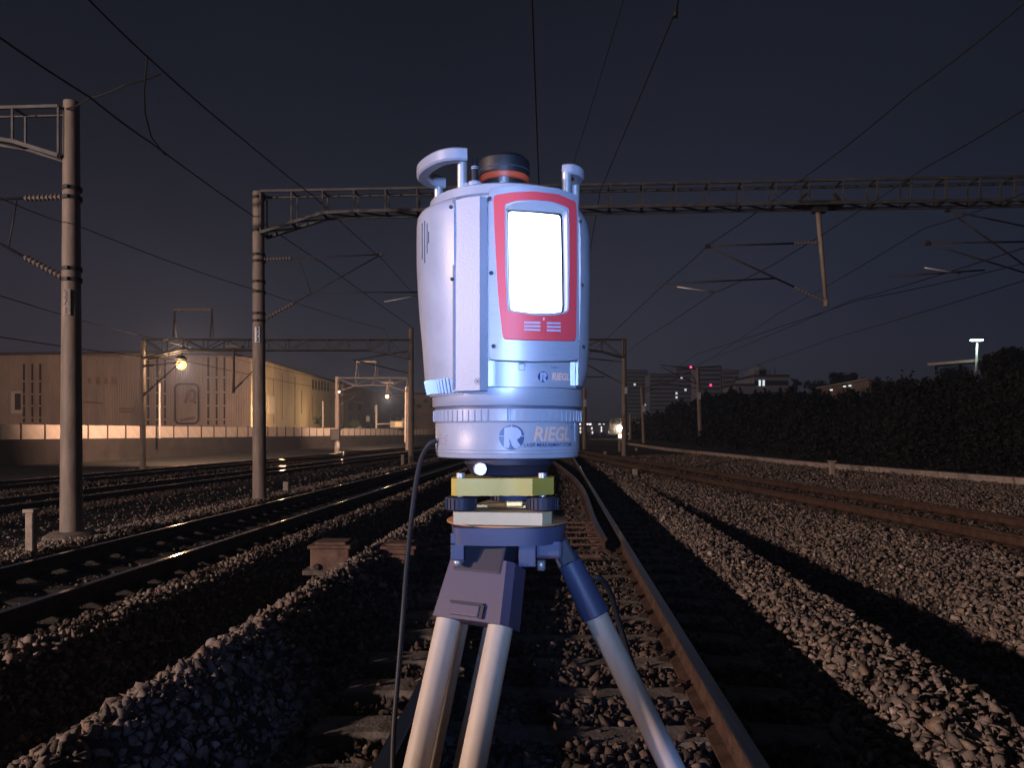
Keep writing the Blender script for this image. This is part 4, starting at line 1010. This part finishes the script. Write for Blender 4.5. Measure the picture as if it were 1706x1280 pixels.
# screws
def screw(px,py,cx,cy,R,r=.0026,parent=scn,off=.0003,socket=True):
    p = cyl_pt(px,py,cx,cy,R,off); n = Vector((p.x-cx,p.y-cy,0)).normalized(); u = n.cross(Vector((0,0,1))); v = Vector((0,0,1))
    mb = MB().lathe([(r,-.001),(r,.0008),(r*.85,.0012),(r*.5,.0012),(r*.45,-.0002),(1e-5,-.0002)],p,16,(u,v,n)); mb.build('screw', M['seam'] if not socket else M['slot'], parent)
for px,py in ((815.5,331),(818.5,455),(822.5,577)): screw(px,py,PX_,PY_,PR_)
for px,py in ((751.5,345),(753,465),(756-3,583)): screw(px,py,-.012,YC,.1155,.0022,lc,off=.0008 if py < 400 else (.0 if py < 500 else -.006))
for px,py in ((967,368),(970,475),(972.5,578)): screw(px,py,-.012,YC,.117,.0022,rc,off=.0)
p = Vector((-.0395-.002,.9232,zc((720-636)*.93/F))); n = Vector((-.46,-.89,0)).normalized(); u = n.cross(Vector((0,0,1)))
MB().lathe([(.0042,0),(.0042,.0006),(.0034,.0006),(.0034,0)],p,6,(u,Vector((0,0,1)),n)).lathe([(.0018,0),(.0018,.0008),(0,.0008)],p,8,(u,Vector((0,0,1)),n)).build('hexagon_mark', M['seam'], scn)
# lower recessed panel
MB().lathe([(.1105,zc(.089)),(.1105,zc(.055))],(PX_,PY_-.001,0),60,a0=-PI/2-D(17),a1=-PI/2+D(47)).build('lower_panel', M['silver'], scn)
lp = (PX_,PY_-.001,.1105)
mb = MB()
for px in (951,955,960): mb.beam(cyl_pt(px,604,*lp,.001),cyl_pt(px,643,*lp,.001),.0028,.004)
mb.beam(cyl_pt(819,602,*lp,.003),cyl_pt(819,644,*lp,.003),.006,.006); mb.build('guide_rib', M['silver'], scn)
# collar, ribbed ring, base
MB().lathe([(.09,zc(.0555)),(.099,zc(.0555)),(.1005,zc(.054)),(.1005,zc(.034)),(.0995,zc(.0325)),(.09,zc(.0325))],(XC,YC,0),96).build('collar', M['silver'], scn)
MB().lathe([(.0965,zc(.0325)),(.0965,zc(.0275))],(XC,YC,0),96).build('groove', M['seam'], scn)
mb = MB().lathe([(.09,zc(.0285)),(.0985,zc(.0285)),(.0988,zc(.027)),(.0988,zc(.0135)),(.0975,zc(.012)),(.09,zc(.012))],(XC,YC,0),96)
for k in range(72):
    a = 2*PI*k/72
    if abs(((a*180/PI)-270+180)%360-180+6) < 7: continue
    mb.beam((XC+.0992*math.cos(a),YC+.0992*math.sin(a),zc(.0272)),(XC+.0992*math.cos(a),YC+.0992*math.sin(a),zc(.0135)),.0042,.0016,up=(math.cos(a),math.sin(a),0))
mb.build('ribbed_ring', M['white'], scn)
q0, q1 = cyl_pt(846,680,XC,YC,.0992,.0006), cyl_pt(846,701,XC,YC,.0992,.0006); MB().beam(q0,q1,.0016,.001).beam(q0+Vector((.003,0,0)),q1+Vector((.003,0,0)),.0006,.001).build('index_mark', M['seam'], scn)
MB().lathe([(.09,zc(.012)),(.0955,zc(.012)),(.0965,zc(.0105)),(.0965,zc(-.0225)),(.0958,zc(-.023)),(.0962,zc(-.0235)),(.0962,zc(-.0265)),(.095,zc(-.027)),(.0955,zc(-.0275)),(.0945,zc(-.0325)),(.088,zc(-.0345)),(.0,zc(-.0345))],(XC,YC,0),96).build('base', M['white'], scn)
# emblem and lettering wrapped on the housing
def wrap(vs, fs, px, py, cx, cy, R, off, name, material, parent=scn, thick=True):
    x,y = cyl_hit(px,cx,cy,R); a0 = math.atan2(x-cx,-(y-cy)); z0 = H+(720-py)/F*y; RR = R+off
    mb = MB(); mb._add([Vector((cx+RR*math.sin(a0+v[0]/R), cy-RR*math.cos(a0+v[0]/R), z0+v[1])) for v in vs], fs); return mb.build(name, material, parent, weld=False)
def disc(r, n=48, e=1.): return [(0,0)]+[(r*math.cos(2*PI*k/n)*e,r*math.sin(2*PI*k/n)) for k in range(n)], [(0,k+1,(k+1)%n+1) for k in range(n)]
def emblem(px,py,r,cyl):
    vs,fs = disc(r); wrap(vs,fs,px,py,*cyl,.0003,'emblem_disc',M['logo_blue'])
    # slanted R: polygon pieces as strips
    mb_v = []; mb_f = []
    def poly(pts):
        o_ = len(mb_v); mb_v.extend([(x*r,y*r) for x,y in pts]); mb_f.append(tuple(range(o_,o_+len(pts))))
    poly([(-.62,-.78),(-.12,-.88),(-.20,-.30),(-.28,.78),(-.58,.72)])          # stem with wide foot
    poly([(-.28,.82),(.42,.78),(.72,.50),(.78,.22),(.64,-.02),(-.26,-.10)])    # bowl filled
    poly([(-.2,-.10),(.64,-.02),(.40,-.20),(.72,-.66),(.40,-.9),(.02,-.84),(.0,-.40)])
    wrap(mb_v,mb_f,px,py,*cyl,.0006,'emblem_letter',M['logo_white'])
    v2=[];f2=[]
    def tri(a,b_,c_): o_=len(v2); v2.extend([(x*r,y*r) for x,y in (a,b_,c_)]); f2.append((o_,o_+1,o_+2))
    tri((-.26,-.90),(-.08,-.94),(-.13,-.42)); tri((-.06,-.94),(.22,-.86),(-.02,-.6))
    def ln(a,b_,w=.018):
        ax,ay=a; bx,by=b_; L_=math.hypot(bx-ax,by-ay); nx,ny=-(by-ay)/L_*w,(bx-ax)/L_*w; o_=len(v2); v2.extend([(x*r,y*r) for x,y in ((ax+nx,ay+ny),(bx+nx,by+ny),(bx-nx,by-ny),(ax-nx,ay-ny))]); f2.append((o_,o_+1,o_+2,o_+3))
    wrap(v2,f2,px,py,*cyl,.0009,'emblem_spike',M['logo_blue'])
    v2=[];f2=[]
    def ln2(a,b_,w=.02):
        ax,ay=a; bx,by=b_; L_=math.hypot(bx-ax,by-ay); nx,ny=-(by-ay)/L_*w,(bx-ax)/L_*w; o_=len(v2); v2.extend([(x*r,y*r) for x,y in ((ax+nx,ay+ny),(bx+nx,by+ny),(bx-nx,by-ny),(ax-nx,ay-ny))]); f2.append((o_,o_+1,o_+2,o_+3))
    ln2((-1,.1),(1,.1)); ln2((0,.98),(-.02,-.5)); ln2((-.25,.35),(.2,-.15)); ln2((-.25,-.12),(.22,.34)); 
    wrap(v2,f2,px,py,*cyl,.0011,'emblem_ray',M['seam'] if r < .01 else mat('ray_grey',(.4,.45,.6),.4))
BC = (XC,YC,.0965)
emblem(852.5,729,.0155,BC)
def label_text(s, px, py, size, cyl, m, name='lettering', shear=.0, bold=0., sx=1., spc=None):
    vs, fs = textmesh(s, size, shear, bold); wrap([(v.x*sx,v.y) for v in vs], fs, px, py, *cyl, .0005, name, m)
label_text('RIEGL', 921.5, 724.5, .0245, BC, M['logo_warm'], shear=.22, bold=.0006, sx=.93)
label_text('LASER MEASUREMENT SYSTEMS', 919, 741.8, .0064, BC, M['logo_blue'], shear=.15, bold=.00012, sx=.86)
label_text('®', 952, 712, .006, BC, M['logo_blue'])
for k in range(4):
    p, q = cyl_pt(731.5,726+k*4.2,*BC,.0004), cyl_pt(746-(k%2)*2,726.5+k*4.2,*BC,.0004); MB().beam(p,q,.0006,.0007).build('small_print', mat('print_rose_%d'%k,(.35,.22,.25),.5), scn)
q0,q1 = cyl_pt(957,700,*BC,.0005), cyl_pt(957,735,*BC,.0005); MB().beam(q0,q1,.0008,.001).build('edge_line', M['logo_white'], scn)
emblem(904.5,628,.0066,lp)
label_text('RIEGL', 934, 628.5, .0125, lp, M['logo_warm'], shear=.2, bold=.0004, sx=.86)
label_text('Origin  ▸', 925, 612, .0042, lp, M['seam'], sx=.9)
mb = MB(); c0 = cyl_pt(869,611,*lp,.0005)
for dx,dz,w,h in ((-.0032,0,.0006,.0085),(.0032,0,.0006,.0085),(0,.0042,.007,.0006),(0,-.0042,.007,.0006),(.0048,.002,.0008,.003),(.0,.0034,.006,.001)): mb.box(c0+Vector((dx,0,dz)),(w,.0004,h))
mb.build('card_symbol', M['ink'], scn)

# handles
def bar(pts, w, h, name, m, parent):
    P = [Vector(p) for p in pts]; mb = MB(); rows = []; n = len(P)
    for i,p in enumerate(P):
        d = (P[min(i+1,n-1)]-P[max(i-1,0)]); d.z = 0; d.normalize(); s_ = Vector((d.y,-d.x,0)); up = Vector((0,0,1)); b_ = .0022
        rows.append([p+s_*a+up*c_ for a,c_ in ((-w/2+b_,-h/2),(w/2-b_,-h/2),(w/2,-h/2+b_),(w/2,h/2-b_),(w/2-b_,h/2),(-w/2+b_,h/2),(-w/2,h/2-b_),(-w/2,-h/2+b_))])
    mb.grid(rows, close=True, smooth=True); mb._add(rows[0],[tuple(range(8))]); mb._add(rows[-1],[tuple(range(7,-1,-1))]); return mb.build(name, m, parent)
def bez(P, n=22):
    out = []; k = len(P)-1
    Pp = [P[0]]+P+[P[-1]]
    for i in range(k):
        a,b_,c_,d = [Vector(x) for x in Pp[i:i+4]]
        for j in range(6):
            t = j/6; out.append(.5*((2*b_)+(-a+c_)*t+(2*a-5*b_+4*c_-d)*t*t+(-a+3*b_-3*c_+d)*t**3))
    out.append(Vector(P[-1])); return out
def hz(px,py,z=.342): Y = z*F/(720-py); return Vector(((px-853)/F*Y,Y,H+z))
h1 = bar(bez([hz(777,260),hz(756,259),hz(735,263),hz(716,273),hz(706,283),hz(706,292),hz(716,300),hz(737,306)]),.0165,.0155,'carry_handle',M['white'],scn)
h1['label'] = 'large curved left carry handle'
b1, b2 = hz(770,262), hz(731,304)
MB().tube([b1,Vector((b1.x,b1.y,zc(.303)))],.0062,16).build('handle_post', M['chrome'], h1); MB().tube([b2,Vector((b2.x,b2.y,zc(.303)))],.0062,16).build('handle_post', M['chrome'], h1)
h2 = bar(bez([hz(939,284),hz(950,283),hz(960,286),hz(965,292),hz(963,298),hz(956,302)]),.0135,.013,'carry_handle',M['white'],scn)
h2['label'] = 'right carry handle seen end on'
b1, b2 = hz(944,283), hz(958,302)
MB().tube([b1,Vector((b1.x,b1.y,zc(.290)))],.0062,16).build('handle_post', M['chrome'], h2); MB().tube([b2,Vector((b2.x,b2.y,zc(.303)))],.0062,16).build('handle_post', M['chrome'], h2)
# round receiver and stub aerial on top
q = at(840,0,1.02); ca = MB().lathe([(.026,zc(.305)),(.026,zc(.322)),(.031,zc(.330)),(.0315,zc(.335)),(.033,zc(.340)),(.034,zc(.347)),(.0335,zc(.357)),(.028,zc(.3625)),(.012,zc(.365)),(0,zc(.3655))],(q.x,1.02,0),48).build('receiver', M['dark'], scn)
MB().lathe([(.0305,zc(.329)),(.0328,zc(.3305)),(.0336,zc(.336)),(.032,zc(.3375))],(q.x,1.02,0),48).build('orange_band', M['orange'], ca)
MB().lathe([(.0338,zc(.3435)),(.0345,zc(.344)),(.0338,zc(.3445))],(q.x,1.02,0),48).build('seam_ring', M['seam'], ca)
MB().tube([(q.x,.99,zc(.305)),(q.x,.99,zc(.328))],.007,12).build('front_knob', M['chrome'], ca)
q = at(791,0,.955); an = MB().lathe([(.0045,zc(.306)),(.0045,zc(.330)),(.0038,zc(.333)),(.0028,zc(.340)),(0,zc(.3405))],(q.x,.955,0),18).build('aerial', M['dark'], scn)
MB().lathe([(.0048,zc(.3285)),(.0048,zc(.3295))],(q.x,.955,0),18).lathe([(.0048,zc(.3265)),(.0048,zc(.3275))],(q.x,.955,0),18).build('aerial_ring', M['logo_white'], an)
MB().lathe([(0,zc(.311)),(.0075,zc(.311)),(.009,zc(.309)),(.009,zc(.303))],(q.x,.955,0),18).box((q.x-.012,.953,zc(.306)),(.008,.006,.006),bev=.001).build('aerial_nut', M['white'], an)

# ------------------------------------------------------------------ tribrach (levelling base)
tb = thing('levelling_base', 'olive and cream three screw levelling base under the scanner', 'tribrach', (-.006,1.0,H-.112))
MB().lathe([(.0,zc(-.034)),(.058,zc(-.034)),(.058,zc(-.041)),(.054,zc(-.044)),(.050,zc(-.054)),(.044,zc(-.058)),(0,zc(-.058))],(-.004,1.005,0),48).build('carrier', M['darkcast'], tb)
p = Vector((-.0385,.938,zc(-.0455))); MB().lathe([(0,.0),(.0075,.0),(.0082,-.0015),(.0082,-.016),(.005,-.03),(0,-.03)],p,20,(Vector((1,0,0)),Vector((0,0,1)),Vector((.1,-1,0)).normalized())).build('lock_knob', M['chrome'], tb)
def tri_plate(front, w, back, ch):
    return [(-w/2,front+.006),(-w/2+.006,front),(-w*.3,front+.0002),(-w*.15,front+.001),(-w*.03,front+.0026),(w*.06,front+.0034),(w*.14,front+.0026),(w*.22,front+.0008),(w/2-ch,front),(w/2-.003,front+ch*.8),(w/2,front+ch*1.6),(w*.18,back),(-w*.18,back),(-w/2-.002,front+ch*1.4)]
_u = MB(); _u.s = True
_u.prism([(x-.0095,y) for x,y in tri_plate(.925,.128,1.09,.03)], zc(-.0772), zc(-.0562)).build('upper_plate', M['olive'], tb)
for (x,y,r) in ((-.063,.944,.0055),(.0375,.944,.0055),(-.01,1.07,.0055)):
    MB().tube([(x,y,zc(-.0562)),(x,y,zc(-.0505))],r,14).tube([(x,y,zc(-.077)),(x,y,zc(-.098))],.004,12).build('screw_spindle', M['chrome'], tb)
    mb = MB().lathe([(0,zc(-.0795)),(.0175,zc(-.0795)),(.0185,zc(-.0805)),(.0185,zc(-.0945)),(.0175,zc(-.0955)),(0,zc(-.0955))],(x,y,0),36)
    for k in range(22):
        a = 2*PI*k/22; mb.beam((x+.0188*math.cos(a),y+.0188*math.sin(a),zc(-.081)),(x+.0188*math.cos(a),y+.0188*math.sin(a),zc(-.0942)),.0026,.002,up=(math.cos(a),math.sin(a),0))
    mb.build('foot_screw', M['darkcast'], tb)
MB().lathe([(0,zc(-.078)),(.022,zc(-.078)),(.018,zc(-.085)),(0,zc(-.085))],(.003,.965,0),24).build('bubble_housing', M['bluecast'], tb)
MB().beam((-.052,.958,zc(-.0915)),(.018,.95,zc(-.0915)),.018,.003).box((.003,.945,zc(-.0885)),(.022,.012,.008),bev=.002).tube([(-.03,.944,zc(-.090)),(-.008,.942,zc(-.0895))],.003,8).build('spring_plate', M['brass'], tb)
MB().prism([(x-.009,y) for x,y in [(-.061,.925),(.045,.912),(.057,.93),(.060,.955),(.02,1.085),(-.025,1.085),(-.063,.94)]], zc(-.1115), zc(-.0965)).build('base_plate', M['cream'], tb)

# ------------------------------------------------------------------ tripod
tcx, tcy = -.006, 1.0
tr_ = thing('tripod', 'heavy blue headed tripod with ivory twin tube legs', 'tripod', (tcx,tcy,0))
MB().lathe([(0,zc(-.1125)),(.077,zc(-.1125)),(.0785,zc(-.1135)),(.0785,zc(-.1155)),(0,zc(-.1155))],(tcx,tcy,0),72).build('head_disc', M['timberdisc'], tr_)
head = MB(); head.s = True
hp = [(-.071,.939),(-.066,.929),(-.045,.9235),(0,.920),(.028,.9225),(.045,.932),(.062,.955),(.066,.99),(.05,1.045),(.01,1.075),(-.03,1.07),(-.062,1.035),(-.074,.985)]
hp = [tuple(x) for x in [Vector((p[0],p[1],0)) for p in hp]]; hp = [(v.x,v.y) for v in bez([Vector((a,b_,0)) for a,b_ in [(p[0],p[1]) for p in hp]+[(hp[0][0],hp[0][1])]])][:-1]
head.prism(hp, zc(-.137), zc(-.1160), top=[(tcx+(x-tcx)*1.03,tcy+(y-tcy)*1.01) for x,y in hp])
head.build('head', M['bluecast'], tr_)
for (xa,xb) in ((-.0745,-.0580),(.0080,.0290)):
    mb = MB(); yf = .934; mb.box(((xa+xb)/2,yf+.01,zc(-.1295)),(xb-xa,.026,.013),bev=.0015); mb.box(((xa+xb)/2,yf+.01,zc(-.1465-(.004 if xa > 0 else 0))),(xb-xa,.026,.019+(.008 if xa > 0 else 0)),bev=.0015)
    mb.build('hinge_lug', M['bluecast'], tr_)
MB().box((.0455,.962,zc(-.144)),(.032,.05,.022),bev=.004).build('hinge_lug', M['bluecast'], tr_)
MB().tube([(.036,.945,zc(-.158)),(.036,.945,zc(-.17))],.0055,6).build('hinge_bolt', M['chrome'], tr_)
MB().tube([(-.066,.938,zc(-.156)),(-.066,.938,zc(-.163))],.0055,6).build('hinge_bolt', M['chrome'], tr_)
def leg(top, dxz, dyz, w, spread, zlist, mats, label=None, cover_=True):
    """top = point at relative height zlist[0]; the leg runs down along (dxz,dyz,-1)"""
    d = Vector((dxz,dyz,-1.)); T = Vector(top)
    def P(z): return T+d*(T.z-z)
    w = Vector(w).normalized(); dn = d.normalized(); nrm = w.cross(dn).normalized()
    if nrm.y > 0: nrm = -nrm
    L_ = bpy.data.objects.new('leg',None); COL.objects.link(L_); L_.parent = tr_; L_.location = T-Vector((tcx,tcy,0))
    if label: L_['label'] = label
    for s_ in (-1,1):
        a = P(zc(zlist[1]))+w*s_*spread; b_ = P(.06)+w*s_*spread*.9
        MB().tube([a,a.lerp(b_,.3),a.lerp(b_,.6),b_],[.0152,.0152,.0152,.015],24).build('leg_tube', M['tube'], L_)
    e = P(.06); MB().tube([e+dn*.0,e+dn*.05],[.03,.012],12).box(e,(spread*2+.04,.04,.03)).build('spiked_foot', M['bluecast'], L_)
    return L_, P, w, dn, nrm
w1 = Vector((.88,-.47,0)).normalized()
L1,P1,w1,dn1,n1 = leg((-.0265,.965,zc(-.14)),-.21,-.40,w1,.0365,(-.14,-.215),None)
# hinge neck and cover box of the front leg
c0 = P1(zc(-.15)); MB().box(c0+dn1*.006+n1*.006,(.068,.03,.052),(w1,n1,-dn1),bev=.003).build('hinge_neck', M['darkcast'], L1)
cc = P1(zc(-.197)); 
mb = MB(); a = cc-dn1*.037; b_ = cc+dn1*.038
def quadrow(c_,hw,f,bk): return [c_-w1*hw+n1*f*.6, c_-w1*(hw-.006)+n1*f, c_+w1*(hw-.008)+n1*f, c_+w1*hw+n1*f*.6, c_+w1*hw-n1*bk, c_-w1*hw-n1*bk]
r0 = quadrow(a-dn1*.0,.046,.020,.018); r1 = quadrow(b_,.0535,.020,.018); r00 = quadrow(a-dn1*.002,.043,.014,.014)
mb.grid([r00,r0,r1], close=True, smooth=False); mb._add(r00,[tuple(range(6))]); mb._add(r1,[tuple(range(5,-1,-1))]); mb.build('leg_shoulder', M['purplecast'], L1)
q = b_-dn1*.011+n1*.021-w1*.003
MB().box(q,(.040,.008,.014),(w1,n1,-dn1),bev=.0015).build('clip', M['purplecast'], L1)
MB().box(q-dn1*.0085+n1*.0005,(.046,.004,.003),(w1,n1,-dn1)).box(q+w1*.0225+n1*.0005,(.005,.004,.016),(w1,n1,-dn1)).build('clip_shadow_gap', M['darkcast'], L1)  # solid dark strips draw the shadow line around the clip
w2 = Vector((-.01,.99,0)).normalized()
L2,P2,w2,dn2,n2 = leg((.0620,1.02,zc(-.145)),.50,-.18,w2,.034,(-.145,-.215),None)
for s_ in (-1,1):
    a = P2(zc(-.168))+w2*s_*.034; b_ = P2(zc(-.232))+w2*s_*.034
    MB().tube([a-dn2*.002,a,b_,b_+dn2*.001],[.010,.0155,.0185,.0175],20).build('leg_sleeve', M['bluesleeve'], L2)
MB().box(P2(zc(-.158)),(.09,.022,.045),(w2,n2,-dn2),bev=.004).build('hinge_neck', M['darkcast'], L2)
MB().beam(P2(zc(-.140))+Vector((.004,-.03,.0)),P2(zc(-.165))+Vector((.006,-.03,.003)),.010,.004).build('leg_stop', M['cream'], L2)
L3,P3,w3,dn3,n3 = leg((-.022,1.065,zc(-.14)),-.21,.42,(.9,.43,0),.030,(-.14,-.21),None)
MB().box(P3(zc(-.175)),(.10,.04,.09),(w3,n3,-dn3),bev=.004).build('leg_shoulder', M['darkcast'], L3)

# cable and strap
def px3(px,py,Y): return at(px,py,Y)
cb = MB().tube(bez([px3(728,734,1.0),px3(716,740,1.0),px3(703,762,1.01),px3(694,800,1.02),px3(686,860,1.03),px3(678,940,1.04),px3(671,1030,1.04),px3(663,1130,1.02),px3(656,1220,1.0),px3(652,1330,.97),px3(640,1500,1.0),Vector((-.26,1.05,.02))]),.0034,10).build('power_cable', M['cable'])
tag(cb,'thin black cable hanging from the left side of the scanner base','cable')
st_ = MB().tube(bez([px3(985,962,1.08),px3(1004,968,1.08),px3(1018,992,1.09),px3(1032,1040,1.1),px3(1058,1120,1.1),px3(1092,1200,1.08),px3(1128,1275,1.06),px3(1160,1350,1.05)]),.0042,8).tube(bez([px3(990,985,1.09),px3(1010,1020,1.1),px3(1040,1090,1.12),px3(1080,1180,1.12),px3(1120,1290,1.1)]),.003,8).build('carry_strap', M['dark'])
tag(st_,'dark carry strap dangling behind the right tripod leg','strap')

# ------------------------------------------------------------------ night haze
hm = bpy.data.materials.new('night_haze'); hm.use_nodes = True; nt = hm.node_tree
for n_ in list(nt.nodes):
    if n_.type == 'BSDF_PRINCIPLED': nt.nodes.remove(n_)
pv = nt.nodes.new('ShaderNodeVolumePrincipled'); pv.inputs['Density'].default_value = .0008; pv.inputs['Color'].default_value = (.50,.68,1.,1); pv.inputs['Anisotropy'].default_value = .1
nt.links.new(pv.outputs['Volume'], [n_ for n_ in nt.nodes if n_.type == 'OUTPUT_MATERIAL'][0].inputs['Volume'])
hz_ = MB().box((0,1000,33),(3400,3200,72)).build('haze', hm); hz_['kind'] = 'stuff'; hz_['label'] = 'thin night haze over the railway yard'
